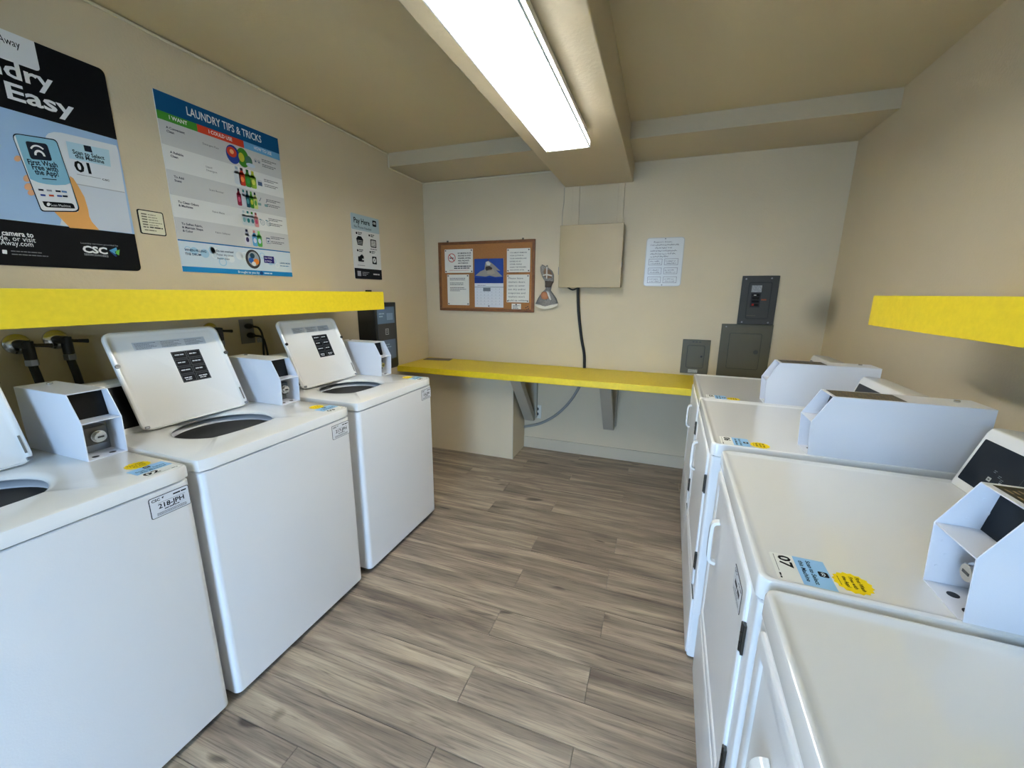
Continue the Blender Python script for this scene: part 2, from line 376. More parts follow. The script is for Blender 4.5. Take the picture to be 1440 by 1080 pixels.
# ================================================================== CEILING LIGHT
def ceiling_light():
    x0, x1, y0, y1, zb, zt = -0.643, -0.411, 1.02, 2.292, 2.16, ZBEAM - 0.001
    cx, cy = (x0 + x1) / 2, (y0 + y1) / 2
    t = empty('ceiling_light', 'long fluorescent light with ribbed clear cover under ceiling beam', 'light', (cx, cy, zb))
    hx, hy, H = (x1 - x0) / 2, (y1 - y0) / 2, zt - zb
    pan = [(-hx + 0.020, H), (-hx + 0.004, 0.030), (-hx + 0.008, 0.030), (-hx + 0.023, H - 0.015), (hx - 0.023, H - 0.015), (hx - 0.008, 0.030), (hx - 0.004, 0.030), (hx - 0.020, H)]
    MB().prism(pan, lambda p: (p[0], -hy + 0.005, p[1]), lambda p: (p[0], hy - 0.005, p[1])).build('housing', mat('fixture_white', (235, 236, 236), 0.4), t)
    m = bpy.data.materials.new('fluorescent_tube'); m.use_nodes = True; nt = m.node_tree; nt.nodes.clear()
    e = nt.nodes.new('ShaderNodeEmission'); e.inputs[0].default_value = (1.0, 0.97, 0.91, 1); e.inputs[1].default_value = LAMP_POWER
    o = nt.nodes.new('ShaderNodeOutputMaterial'); nt.links.new(e.outputs[0], o.inputs[0])
    for sx in (-0.055, 0.055):
        tb = MB().cyl((sx, -hy + 0.03, H - 0.040), (sx, hy - 0.03, H - 0.040), 0.0175, 14).build('tube', m, t, smooth=True)
        for ye in (-hy + 0.01, hy - 0.03): MB().cyl((sx, ye, H - 0.040), (sx, ye + 0.02, H - 0.040), 0.018, 14).build('tube_cap', STEEL, tb)
    d = bpy.data.materials.new('prismatic_acrylic'); d.use_nodes = True; nt = d.node_tree; nt.nodes.clear()
    tr = nt.nodes.new('ShaderNodeBsdfTransparent'); tr.inputs[0].default_value = (0.97, 0.99, 1, 1)
    tl = nt.nodes.new('ShaderNodeBsdfTranslucent'); tl.inputs[0].default_value = (0.95, 0.98, 1, 1)
    gl = nt.nodes.new('ShaderNodeBsdfGlossy'); gl.inputs[1].default_value = 0.2
    m1 = nt.nodes.new('ShaderNodeMixShader'); m1.inputs[0].default_value = 0.62
    m2 = nt.nodes.new('ShaderNodeMixShader'); m2.inputs[0].default_value = 0.05
    tc = nt.nodes.new('ShaderNodeTexCoord'); wv = nt.nodes.new('ShaderNodeTexWave'); wv.bands_direction = 'Y'; wv.inputs['Scale'].default_value = 28.0
    nt.links.new(tc.outputs['Object'], wv.inputs['Vector'])
    mr = nt.nodes.new('ShaderNodeMapRange'); mr.inputs[3].default_value = 0.45; mr.inputs[4].default_value = 0.85; nt.links.new(wv.outputs['Fac'], mr.inputs[0]); nt.links.new(mr.outputs[0], m1.inputs[0])
    nt.links.new(tr.outputs[0], m1.inputs[1]); nt.links.new(tl.outputs[0], m1.inputs[2])
    nt.links.new(m1.outputs[0], m2.inputs[1]); nt.links.new(gl.outputs[0], m2.inputs[2])
    o = nt.nodes.new('ShaderNodeOutputMaterial'); nt.links.new(m2.outputs[0], o.inputs[0])
    # wrap-round cover: open trough with small cross ribs on its underside
    prof = [(-hx, 0.032), (-hx, 0.012), (-hx + 0.006, 0.003), (-hx + 0.014, 0.0), (hx - 0.014, 0.0), (hx - 0.006, 0.003), (hx, 0.012), (hx, 0.032)]
    V, Fc = [], []; n = len(prof)
    for yy in (-hy + 0.004, hy - 0.004): V += [(x, yy, z) for x, z in prof]
    Fc = [(k, k + 1, n + k + 1, n + k) for k in range(n - 1)]
    cv = MB().add(V, Fc).build('diffuser', d, t)
    for yy in (-hy, hy - 0.004): MB().prism(prof, lambda p: (p[0], yy, p[1] - 0.002), lambda p: (p[0], yy + 0.004, p[1] - 0.002)).build('end_plate', mat('fixture_end', (238, 242, 244), 0.3), t)
    for xx in (-hx - 0.002, hx - 0.003): MB().box(xx, xx + 0.005, -hy, hy, -0.003, 0.004).build('edge_rail', mat('fixture_end'), t)
ceiling_light()

# ================================================================== MACHINES
def star_loop(poly_fn, n, cx, cy): return [poly_fn(2 * math.pi * k / n, cx, cy) for k in range(n)]
def ray_rrect(x0, x1, y0, y1, r):
    """star-shaped sampling of a rounded rectangle from an inner point"""
    P = rrect(x0, x1, y0, y1, r, 8)
    def fn(t, cx, cy):
        dx, dy = math.cos(t), math.sin(t); best = None
        for i in range(len(P)):
            (ax, ay), (bx, by) = P[i], P[(i + 1) % len(P)]
            ex, ey = bx - ax, by - ay; den = dx * ey - dy * ex
            if abs(den) < 1e-12: continue
            u = ((ax - cx) * ey - (ay - cy) * ex) / den; v = ((ax - cx) * dy - (ay - cy) * dx) / den
            if u > 0 and -1e-9 <= v <= 1 + 1e-9 and (best is None or u < best): best = u
        return (cx + dx * best, cy + dy * best)
    return fn
def d_hole(rad, flat):
    def fn(t, cx, cy):
        x, y = rad * math.cos(t), rad * math.sin(t)
        if x > flat: x, y = flat + (x - flat) * 0.25, y
        return (cx + x, cy + y)
    return fn

def scan_sticker(parent, number, loc, right, up, name='deck_sticker'):
    """white label with number, light blue scan panel and yellow scalloped badge; local X right, Y up"""
    o = frame_obj(board(name, 0.0, 0.088, 0.0, 0.092, 0.0004, ink((236, 236, 230)), 0.004), loc, right, up); o.parent = parent
    p = Print(o, 0.0004)
    p.rect('blue_panel', 0.0, 0.040, 0.088, 0.092, (150, 196, 232), 1)
    p.rect('logo', 0.036, 0.073, 0.052, 0.089, (22, 26, 34), 2, 0.003)
    p.ring('logo', 0.044, 0.0775, 0.002, 0.0035, (230, 240, 248), 3, 0, 180, 10); p.ring('logo', 0.044, 0.0775, 0.0052, 0.0065, (230, 240, 248), 3, 20, 160, 10)
    p.text('lettering', 'Scan to Select', 0.044, 0.0605, 0.0075, (22, 40, 60), 2, 'c', 0.02, 0.072)
    p.text('lettering', 'this Machine', 0.044, 0.0475, 0.0075, (22, 40, 60), 2, 'c', 0.02, 0.064)
    p.text('lettering', number, 0.006, 0.014, 0.020, (12, 12, 12), 2, 'l', 0.03, 0.038)
    p.bars('lettering', 0.006, 0.006, [0.055], 0.0012, 0.003, (90, 90, 90)); p.bars('lettering', 0.066, 0.005, [0.016], 0.003, 0.003, (30, 30, 30))
    p.build()
def badge(parent, loc, right, up):
    P = [((0.031 if k % 2 else 0.0275) * math.cos(math.pi * k / 16), (0.031 if k % 2 else 0.0275) * math.sin(math.pi * k / 16)) for k in range(32)]
    o = frame_obj(MB().prism(P, lambda p: (p[0], p[1], 0), lambda p: (p[0], p[1], 0.0004)).build('yellow_badge', ink((238, 208, 26))), loc, right, up); o.parent = parent
    p = Print(o, 0.0004)
    for k, s in enumerate(('First Wash', 'Free with', 'the App!')): p.text('lettering', s, 0, 0.0085 - k * 0.0105, 0.0062, (60, 52, 10), 1, 'c', 0.02)
    p.bars('lettering', -0.013, -0.021, [0.026], 0.0014, 0.003, (110, 96, 20), 1); p.build()
def plate(parent, number, loc, right, up):
    """service plate with black rim"""
    o = frame_obj(board('service_plate', 0, 0.102, 0, 0.062, 0.0006, ink((30, 30, 32)), 0.005), loc, right, up); o.parent = parent
    p = Print(o, 0.0006)
    p.rect('plate_face', 0.0016, 0.0016, 0.1004, 0.0604, (226, 227, 230), 1, 0.004)
    p.text('lettering', 'CSC', 0.006, 0.0485, 0.0075, (25, 25, 28), 2, 'l', 0.03, 0.021)
    p.poly('lettering', [(0.031, 0.054), (0.037, 0.0575), (0.0345, 0.050)], (25, 25, 28), 2, True)
    p.bars('lettering', 0.060, 0.0495, [0.036], 0.004, 0.004, (25, 25, 28))
    if number: p.text('lettering', number, 0.053, 0.0245, 0.0135, (20, 20, 24), 2, 'c', 0.02, 0.066)
    else: p.bars('lettering', 0.022, 0.026, [0.062], 0.011, 0.01, (40, 40, 44))
    p.bars('lettering', 0.034, 0.0175, [0.038], 0.0026, 0.004, (40, 40, 44)); p.bars('lettering', 0.014, 0.0115, [0.076, 0.076, 0.076], 0.0012, 0.003, (70, 70, 74))
    p.rect('lettering', 0.02, 0.0412, 0.09, 0.0420, (90, 90, 94), 2)
    p.build()

def coin_box(parent, x_front, x_back, y0, y1, z0, rivets, top_label):
    """sheet-metal coin meter hood. x_front->x_back runs from the open front to the back (either sign)."""
    s = 1 if x_back > x_front else -1; Ln = abs(x_back - x_front); t = 0.0028
    X = lambda d: x_front + s * d
    prof = [(0.0, 0.0), (-0.006, 0.118), (0.040, 0.205), (Ln, 0.205), (Ln, 0.0)]
    hb = MB()
    side = lambda ya, yb: hb.prism(prof, lambda p: (X(p[0]), ya, z0 + p[1]), lambda p: (X(p[0]), yb, z0 + p[1]))
    side(y0, y0 + t); side(y1 - t, y1)
    yi0, yi1 = y0 + t, y1 - t
    # roof, floor, back and the solid rear box
    hb.box(min(X(0.040), X(Ln)), max(X(0.040), X(Ln)), yi0, yi1, z0 + 0.205 - t, z0 + 0.205)
    hb.box(min(X(0.0), X(Ln)), max(X(0.0), X(Ln)), yi0, yi1, z0, z0 + t)
    hb.box(min(X(Ln - t), X(Ln)), max(X(Ln - t), X(Ln)), yi0, yi1, z0, z0 + 0.205)
    cb = hb.build('coin_box', WHITE_STEEL, parent, bevel=0.0009, seg=1)
    MB().box(min(X(-0.005), X(0.085)), max(X(-0.005), X(0.085)), yi0, yi1, z0 + 0.1165, z0 + 0.1190).build('inner_shelf', WHITE_STEEL, cb)
    MB().prism([(0.055, 0.119), (0.060, 0.119), (0.075, 0.2022), (0.070, 0.2022)], lambda p: (X(p[0]), yi0, z0 + p[1]), lambda p: (X(p[0]), yi1, z0 + p[1])).build('display_panel', BLACKGLOSS, cb)
    MB().box(min(X(0.083), X(0.088)), max(X(0.083), X(0.088)), yi0, yi1, z0 + t, z0 + 0.1165).build('meter_plate', STEEL, cb)
    yc, zc = (y0 + y1) / 2, z0 + 0.062
    MB().box(min(X(0.045), X(0.083)), max(X(0.045), X(0.083)), yc - 0.030, yc + 0.030, zc - 0.028, zc + 0.030).build('lock_block', DARKSTEEL, cb, bevel=0.004)
    lk = MB()
    lk.cyl((X(0.045), yc, zc), (X(0.030), yc, zc), 0.019, 20); lk.cyl((X(0.030), yc, zc), (X(0.020), yc, zc), 0.015, 20)
    lk = lk.build('coin_lock', CHROME, cb, bevel=0.001)
    MB().box(min(X(0.0195), X(0.021)), max(X(0.0195), X(0.021)), yc - 0.008, yc + 0.008, zc - 0.0025, zc + 0.0025).build('key_slot', BLACK, cb)
    for yy in (yc - 0.020, yc + 0.022): MB().cyl((X(0.026), yy, z0 + t), (X(0.026), yy, z0 + t + 0.0006), 0.0085, 16).build('coin_hole', BLACK, cb)
    MB().cyl((X(Ln - 0.055), yc + 0.012, z0 + 0.205), (X(Ln - 0.055), yc + 0.012, z0 + 0.2105), 0.0075, 16).build('top_screw', CHROME, cb, bevel=0.001)
    if rivets:
        rv = MB()
        for d, z in ((0.012, 0.035), (0.02, 0.06), (0.012, 0.085), (0.03, 0.10), (0.05, 0.05), (0.05, 0.09), (0.035, 0.135), (0.06, 0.15), (0.05, 0.175)):
            for ya, yb in ((yi0, yi0 + 0.0008), (yi1 - 0.0008, yi1)): rv.cyl((X(d), ya, z0 + z), (X(d), yb, z0 + z), 0.0028, 8)
        rv.build('rivet', WHITE_STEEL, cb)['kind'] = 'stuff'
    if top_label:
        xa, xb = sorted((X(0.050), X(0.225)))
        lb = MB().box(xa, xb, y0 + 0.010, y1 - 0.010, z0 + 0.205, z0 + 0.2056).build('top_label', mat('label_dark_brown', (40, 34, 28), 0.4), cb)
        g = MB()
        for i in range(5):
            for j in range(3):
                ax = xa + 0.006 + i * 0.0335; ay = y0 + 0.014 + j * 0.028
                for k in range(3): g.box(ax + k * 0.008, ax + k * 0.008 + 0.0025, ay + 0.002, ay + 0.02 - 0.004 * (k % 2), z0 + 0.2056, z0 + 0.2058)
        g.build('label_print', ink((150, 132, 104)), cb)['kind'] = 'stuff'
        # pressed slot near the back of the side
        sl = MB()
        for ya, yb in ((y0 - 0.0009, y0),): sl.box(min(X(Ln - 0.075), X(Ln - 0.025)), max(X(Ln - 0.075), X(Ln - 0.025)), ya, yb, z0 + 0.150, z0 + 0.155)
        sl.build('side_slot', WHITE_STEEL, cb)

def feet(t, hx, hy, h):
    for sx in (-1, 1):
        for sy in (-1, 1): MB().cyl((sx * (hx - 0.05), sy * (hy - 0.05), 0), (sx * (hx - 0.05), sy * (hy - 0.05), h), 0.018, 12).build('foot', RUBBER, t)

def washer(y0, number, plate_no, label, three_labels=False):
    """top-load washer, front towards +X, lid open"""
    Wd, Dp, zs, zd = 0.652, 0.655, 0.872, 0.914
    xf = -1.2848; cx, cy = xf - Dp / 2, y0 + Wd / 2
    t = empty('washing_machine', label, 'washer', (cx, cy, 0), group='top loading washers along the left wall')
    hx, hy = Dp / 2, Wd / 2
    # cabinet with vertical rounded corners
    L = []
    for ins, z in ((0.010, 0.018), (0.0, 0.028), (0.0, zs - 0.006), (0.004, zs - 0.002)):
        L.append([(x, y, z) for x, y in rrect(-hx + ins, hx - 0.004 - ins, -hy + ins + 0.003, hy - ins - 0.003, 0.020, 5)])
    MB().loops(L, True, True).build('cabinet', WHITE_FRONT, t, smooth=True)
    feet(t, hx, hy, 0.02)
    MB().box(-hx + 0.015, hx - 0.018, -hy + 0.015, hy - 0.015, zs - 0.004, zs).build('seam_gasket', DARKGAP, t)
    # top deck with D-shaped opening
    hcx, hcy = -1.578 - cx, 0.290 - hy; n = 96
    out = lambda ins: ray_rrect(-hx + ins, hx - ins, -hy + ins, hy - ins, max(0.004, 0.022 - ins * 0.4))
    lp = []
    for ins, z in ((0.006, zs), (0.0, zs + 0.003), (0.0, zd - 0.010), (0.0025, zd - 0.003), (0.009, zd)):
        lp.append([(*p, z) for p in star_loop(out(ins), n, hcx, hcy)])
    for rad, z in ((0.185, zd - 0.0005), (0.172, zd - 0.004), (0.166, zd - 0.008), (0.163, zd - 0.013), (0.165, zd - 0.016)):
        lp.append([(*p, z) for p in star_loop(d_hole(rad, 0.128), n, hcx, hcy)])
    MB().loops(lp, False, False).build('top_deck', WHITE, t, smooth=True)
    # tub ring, basket and agitator seen through the opening
    ring = lambda rad, z: [(hcx + rad * math.cos(2 * math.pi * k / 48), hcy + rad * math.sin(2 * math.pi * k / 48), z) for k in range(48)]
    MB().loops([ring(0.235, zd - 0.034), ring(0.182, zd - 0.032), ring(0.172, zd - 0.038), ring(0.170, zd - 0.056), ring(0.176, zd - 0.062), ring(0.225, zd - 0.064)], False, False).build('tub_ring', TUB, t, smooth=True)
    bk = MB().loops([ring(0.22, zd - 0.072), ring(0.186, zd - 0.072), ring(0.178, zd - 0.080), ring(0.184, zd - 0.094), ring(0.200, zd - 0.104), ring(0.215, zd - 0.14), ring(0.215, zd - 0.46), ring(0.18, zd - 0.48)], False, True).build('wash_basket', BASKET, t, smooth=True)
    MB().loops([ring(0.10, zd - 0.479), ring(0.085, zd - 0.44), ring(0.05, zd - 0.33), ring(0.042, zd - 0.20), ring(0.030, zd - 0.19)], False, True).build('agitator', TUB, bk, smooth=True)
    # console behind the lid
    ca, cb_ = -hy + 0.012, hy - 0.178
    P = [(-1.765 - cx, zd - 0.003), (-1.835 - cx, 1.088), (-1.855 - cx, 1.096), (-1.935 - cx, 1.090), (-1.935 - cx, zd - 0.003)]
    cs = MB().prism(P, lambda p: (p[0], ca, p[1]), lambda p: (p[0], cb_, p[1])).build('control_console', WHITE, t, bevel=0.004)
    dx, dz = P[1][0] - P[0][0], P[1][1] - P[0][1]
    q = lambda f, o: (P[0][0] + dx * f + o * 0.93, P[0][1] + dz * f + o * 0.37)
    MB().prism([q(0.12, 0.0), q(0.94, 0.0), q(0.94, 0.0015), q(0.12, 0.0015)], lambda p: (p[0], ca + 0.01, p[1]), lambda p: (p[0], cb_ - 0.01, p[1])).build('console_face', BLACKGLOSS, cs)
    # open lid: local frame X = along width, Y = up the lid, Z = normal of its underside (towards the aisle)
    a = math.atan2(0.145, 0.345); la, lb, ll = -hy + 0.095, hy - 0.155, 0.378
    lw = lb - la
    lps = [[(x, y, z) for x, y in rrect(i, lw - i, i * 0.3, ll - i, max(0.006, 0.030 - i * 0.6), 6)] for i, z in
           ((0.010, -0.016), (0.002, -0.013), (0.0, -0.006), (0.001, 0.001), (0.005, 0.004), (0.010, 0.004), (0.014, 0.001), (0.022, -0.004))]
    lid = MB().loops(lps, True, True).build('lid', WHITE, None, smooth=True)
    frame_obj(lid, (-1.712 - cx, la, 0.921), (0, 1, 0), (-math.sin(a), 0, math.cos(a))); lid.parent = t
    for x in (0.007, lw - 0.007): MB().cyl((x, ll * 0.66, 0.003), (x, ll * 0.66, 0.0085), 0.0075, 14).build('lid_bumper', BLACK, lid)
    for x in (0.012, lw - 0.012): MB().cyl((x - 0.006, 0.012, 0.006), (x + 0.006, 0.012, 0.006), 0.005, 10).build('hinge_pin', STEEL, lid)
    MB().box(lw - 0.0155, lw - 0.0105, 0.03, 0.085, 0.004, 0.0056).build('hinge_stain', mat('rubbed_metal', (120, 116, 108), 0.5), lid)
    pz = -0.0040
    p = Print(lid, pz)
    x0, x1 = lw * 0.20, lw * 0.84
    for k in range(3):
        xa = x0 + (x1 - x0) * k / 3; xb = x0 + (x1 - x0) * (k + 1) / 3 - (0.004 if three_labels else 0.0)
        p.rect('instruction_strip', xa, ll * 0.80, xb, ll * 0.885, (212, 216, 222), 1)
        p.bars('instruction_strip', xa + 0.006, ll * 0.866, [(xb - xa) * 0.8, (xb - xa) * 0.55, (xb - xa) * 0.7, (xb - xa) * 0.82, (xb - xa) * 0.6], 0.0018, 0.0053, (120, 124, 134), 2)
    gx0, gx1, gy0, gy1 = lw * 0.475, lw * 0.745, ll * 0.40, ll * 0.745
    p.rect('cycle_label', gx0, gy0, gx1, gy1, (16, 17, 20), 1)
    cw, ch = (gx1 - gx0) / 2, (gy1 - gy0) / 4
    for i in range(2):
        for j in range(4):
            ex, ey = gx0 + i * cw, gy0 + j * ch; m_ = 0.0026; th = 0.0009
            for (ua, va, ub, vb) in ((m_, m_, cw - m_, m_ + th), (m_, ch - m_ - th, cw - m_, ch - m_), (m_, m_, m_ + th, ch - m_), (cw - m_ - th, m_, cw - m_, ch - m_)):
                p.rect('cycle_label', ex + ua, ey + va, ex + ub, ey + vb, (110, 114, 120), 2)
            p.bars('cycle_label', ex + 0.010, ey + ch * 0.5, [cw * 0.5 + 0.006 * ((i + j) % 2)], 0.004, 0.004, (210, 214, 220), 2)
            if j == 0: p.bars('cycle_label', ex + 0.012, ey + ch * 0.28, [cw * 0.45], 0.003, 0.004, (210, 214, 220), 2)
    p.build()
    coin_box(t, -1.578 - cx, -1.905 - cx, hy - 0.098, hy - 0.0, zd, False, False)
    scan_sticker(t, number, (-1.2945 - cx, hy - 0.104, zd + 0.0002), (0, 1, 0), (-1, 0, 0))
    badge(t, (-1.418 - cx, hy - 0.060, zd + 0.0002), (0, 1, 0), (-1, 0, 0))
    plate(t, plate_no, (xf - 0.0038 - cx, hy - 0.114, 0.792), (0, 1, 0), (0, 0, 1))
washer(0.073, '02', '218-JPH', 'white washer with open lid, numbered 02, service plate 218-JPH')
washer(0.747, '03', '217-JPH', 'white washer with open lid between two other washers, plate 217-JPH')
washer(1.452, '04', '216-JPH', 'white washer with open lid beside the yellow counter and payment kiosk', True)

def dryer(xc, y0, yaw, number, label, plate_on=False):
    """front-load dryer, front towards -X; (xc, y0) is its near front bottom corner"""
    Wd, Dp, zs, zd = 0.681, 0.715, 0.866, 0.914
    hx, hy = Dp / 2, Wd / 2; R = Matrix.Rotation(yaw, 2)
    c = Vector((xc, y0)) + R @ Vector((hx, hy))
    t = empty('dryer', label, 'dryer', (c.x, c.y, 0), yaw, 'dryers in a row along the right wall')
    L = [[(x, y, z) for x, y in rrect(-hx + 0.004 + i, hx - i, -hy + 0.002 + i, hy - 0.002 - i, 0.010, 4)] for i, z in ((0.004, 0.012), (0, 0.016), (0, zs - 0.004), (0.003, zs - 0.001))]
    MB().loops(L, True, True).build('cabinet', WHITE_FRONT, t, smooth=True)
    feet(t, hx, hy, 0.013)
    MB().box(-hx + 0.010, hx - 0.012, -hy + 0.008, hy - 0.008, zs - 0.002, zs + 0.001).build('seam_gasket', DARKGAP, t)
    lp = [[(x, y, z) for x, y in rrect(-hx + i, hx - i, -hy + i, hy - i, max(0.006, 0.022 - i * 0.5), 8)] for i, z in
          ((0.004, zs), (0.0, zs + 0.003), (0.0, zd - 0.008), (0.002, zd - 0.0025), (0.006, zd), (0.010, zd), (0.014, zd - 0.002), (0.019, zd - 0.005), (0.028, zd - 0.006))]
    MB().loops(lp, True, True).build('top_panel', WHITE, t, smooth=True)
    zt = zd - 0.006
    # door, proud of the front, with a pressed inner panel; lower toe panel
    def pressed(name, ya, yb, za, zb, prof, m):
        lps = [[(-hx + 0.004 - d, y, z) for y, z in rrect(ya + i, yb - i, za + i, zb - i, max(0.004, 0.016 - 0.2 * i), 5)] for i, d in prof]
        return MB().loops(lps, True, True).build(name, m, t, smooth=True)
    ya, yb = -hy + 0.058, hy - 0.030
    door = pressed('door', ya, yb, 0.292, 0.852, ((0.0, -0.002), (0.0, 0.004), (0.002, 0.0065), (0.006, 0.0075), (0.030, 0.0075), (0.034, 0.0065), (0.038, 0.003), (0.044, 0.003)), WHITE_FRONT)
    pressed('toe_panel', -hy + 0.006, hy - 0.006, 0.020, 0.272, ((0.0, -0.002), (0.0, 0.004), (0.003, 0.006), (0.008, 0.007)), WHITE_FRONT)
    MB().box(-hx + 0.001, -hx + 0.0045, -hy + 0.006, hy - 0.006, 0.273, 0.277).build('front_seam', DARKGAP, t)
    xd = -hx + 0.004 - 0.0075
    hy_ = 0.155
    pts = spline([(xd + 0.002, hy_, 0.745), (xd - 0.014, hy_, 0.738), (xd - 0.019, hy_, 0.715), (xd - 0.019, hy_, 0.635), (xd - 0.014, hy_, 0.612), (xd + 0.002, hy_, 0.605)], 5)
    o = MB()
    Ls = []
    for k, p in enumerate(pts):
        tg = (pts[min(k + 1, len(pts) - 1)] - pts[max(k - 1, 0)]).normalized(); nn = Vector((tg.z, 0, -tg.x))
        Ls.append([p + nn * (0.005 * sx) + Vector((0, 0.011 * sy, 0)) for sx, sy in ((-1, -1), (1, -1), (1, 1), (-1, 1))])
    o.loops(Ls, True, True).build('door_handle', WHITE, door, bevel=0.002)
    for za, zb in ((0.700, 0.770), (0.376, 0.446)):
        hg = MB().box(xd + 0.0015, xd + 0.0065, ya - 0.014, ya - 0.0005, za, zb)
        for k in range(3): hg.cyl((xd + 0.003, ya - 0.002, za + (zb - za) * (k + 0.06) / 3), (xd + 0.003, ya - 0.002, za + (zb - za) * (k + 0.94) / 3), 0.0048, 10)
        hg.build('door_hinge', DARKSTEEL, door)
    if plate_on: plate(door, None, (xd - 0.0003 + 0.0045, ya + 0.155, 0.738), (0, -1, 0), (0, 0, 1))
    # control console along the back
    P = [(0.222, zt - 0.001), (0.222, zd + 0.004), (0.266, zd + 0.150), (0.274, zd + 0.164), (0.290, zd + 0.166), (hx - 0.006, zd + 0.160), (hx - 0.006, zt - 0.001)]
    ka, kb = -hy + 0.128, hy - 0.016
    cs = MB().prism(P, lambda p: (p[0], ka, p[1]), lambda p: (p[0], kb, p[1])).build('control_console', WHITE, t, bevel=0.004)
    up = Vector((0.044, 0, 0.146)); ln = up.length; up.normalize()
    f = frame_obj(board('control_panel', 0, kb - ka - 0.028, 0, ln - 0.030, 0.0012, BLACKGLOSS, 0.004), Vector((0.222, kb - 0.014, zd + 0.004)) + up * 0.015, (0, -1, 0), up); f.parent = cs
    p = Print(f, 0.0012)
    for i, (u, v) in enumerate(((0.098, 0.018), (0.082, 0.032), (0.120, 0.032), (0.138, 0.018))): p.rect('panel_button', u, v, u + 0.0135, v + 0.0105, (168, 170, 168), 1, 0.001); p.bars('panel_print', u + 0.004, v + 0.004, [0.006], 0.0025, 0.002, (40, 40, 40))
    for u, v in ((0.088, 0.062), (0.108, 0.055), (0.119, 0.049)): p.bars('panel_print', u, v, [0.010, 0.008], 0.0016, 0.004, (120, 124, 128))
    p.rect('panel_print', 0.170, 0.008, 0.1708, ln - 0.05, (90, 92, 94), 1); p.bars('panel_print', 0.19, 0.06, [0.10, 0.08, 0.09], 0.0022, 0.008, (120, 124, 128))
    p.build()
    coin_box(t, -hx + 0.283, hx - 0.012, -hy + 0.006, -hy + 0.120, zt, True, True)
    if number:
        scan_sticker(t, number, (-hx + 0.034, -hy + 0.108, zt + 0.0002), (0, -1, 0), (1, 0, 0))
        badge(t, (-hx + 0.158, -hy + 0.058, zt + 0.0002), (0, -1, 0), (1, 0, 0))
D2R = math.radians
dryer(0.196, 0.060, D2R(-1.5), '08', 'white dryer at the end of the row, beside the dryer with sticker 07', False)
dryer(0.212, 0.759, D2R(-1.6), '07', 'white dryer with sticker 07 and black control panel', True)
dryer(0.207, 1.489, D2R(-1.4), '06', 'white dryer with sticker 06 between two other dryers')
dryer(0.224, 2.175, D2R(-1.4), '05', 'white dryer with sticker 05 touching the yellow counter')

# ================================================================== WALL POSTERS (left wall)
def crop_px(ox, oy, sc): return lambda p: (ox + p[0] / sc, oy + p[1] / sc)
def wall_poster(name, label, y0, y1, z0, z1, m, r, t=0.004, cat='poster', back=False):
    o = board(name, 0, y1 - y0, 0, z1 - z0, t, m, r)
    if back: frame_obj(o, (y0, YB, z0), *BACK_WALL)
    else: frame_obj(o, (XL, y0, z0), *LEFT_WALL)
    tag(o, label, cat)
    def uv(px):
        p = px_on(px[0], px[1], 'y', YB) if back else px_on(px[0], px[1], 'x', XL)
        return ((p.x if back else p.y) - y0, p.z - z0)
    return o, Print(o, t, uv), y1 - y0, z1 - z0

# --- black and blue app poster
INKB = (12, 13, 16); NAVY = (24, 30, 42); WHT = (232, 233, 235)
o, P, Wp, Hp = wall_poster('app_poster', 'large black and blue laundry app poster with a hand holding a phone', 0.535, 1.146, 1.500, 2.257, ink(INKB), 0.018)
base_uv = P.uv
def V2(*pts, c=crop_px(0, 180, 5.145)): return [c(p) for p in pts]
zt, zb_ = 0.511, 0.151
P.rect('picture_field', 0, zb_, Wp, zt, (158, 188, 222), 1)
P.rect('logo_tab', 0.02, 0.665, 0.420, Hp, WHT, 1, 0.012); P.rect('logo_tab', 0.02, 0.72, 0.420, Hp, WHT, 1.2)
def fit(words, tail, pa, pb, v, rgb, bold, h):
    ua, ub = base_uv(pa)[0], base_uv(pb)[0]; k = (ub - ua) / text_mesh(tail, bold)[2]
    P.text('headline', words, ub, v, h, rgb, 2, 'r', bold, text_mesh(words, bold)[2] * k)
fit('TapAway', 'Away', (-3, 60), (28, 70), base_uv((28, 69.5))[1], INKB, 0.005, 0.022)
fit('Laundry', 'dry', (5.5, 105), (73, 113), base_uv((44.4, 118.7))[1], WHT, 0.022, 0.050)
fit('Easy', 'Easy', (9, 135), (102.5, 150), base_uv((79.6, 158.5))[1], WHT, 0.022, 0.050)
# washing machine behind the hand
P.poly('machine_picture', V2((325, 60), (345, 40), (385, 30), (440, 35), (836, 128), (848, 160), (900, 466), (952, 764), (430, 702), (440, 668), (400, 560), (330, 100)), (216, 220, 226), 2)
P.poly('machine_picture', V2((560, 408), (900, 468), (952, 764), (640, 728), (560, 520)), (202, 210, 222), 2.5)
P.poly('machine_picture', V2((545, 402), (897, 464), (898, 471), (546, 409)), (170, 176, 184), 3)
P.poly('scan_panel', V2((470, 95), (782, 160), (797, 282), (497, 220)), (176, 208, 222), 3)
P.poly('scan_panel', V2((597, 124), (650, 134), (664, 180), (608, 168)), NAVY, 4)
P.textpx('lettering', 'Scan to Select', crop_px(0, 180, 5.145)((522, 184)), crop_px(0, 180, 5.145)((752, 232)), 0.0135, NAVY, 4, 0.025)
P.textpx('lettering', 'this Machine', crop_px(0, 180, 5.145)((540, 215)), crop_px(0, 180, 5.145)((750, 260)), 0.0135, NAVY, 4, 0.025)
P.textpx('lettering', '01', crop_px(0, 180, 5.145)((542, 312)), crop_px(0, 180, 5.145)((658, 332)), 0.036, INKB, 4, 0.03)
P.poly('scan_panel', V2((550, 333), (725, 366), (725, 369), (550, 336)), (120, 124, 130), 4)
P.textpx('lettering', 'CSC', crop_px(0, 180, 5.145)((735, 378)), crop_px(0, 180, 5.145)((788, 388)), 0.006, INKB, 4, 0.03)
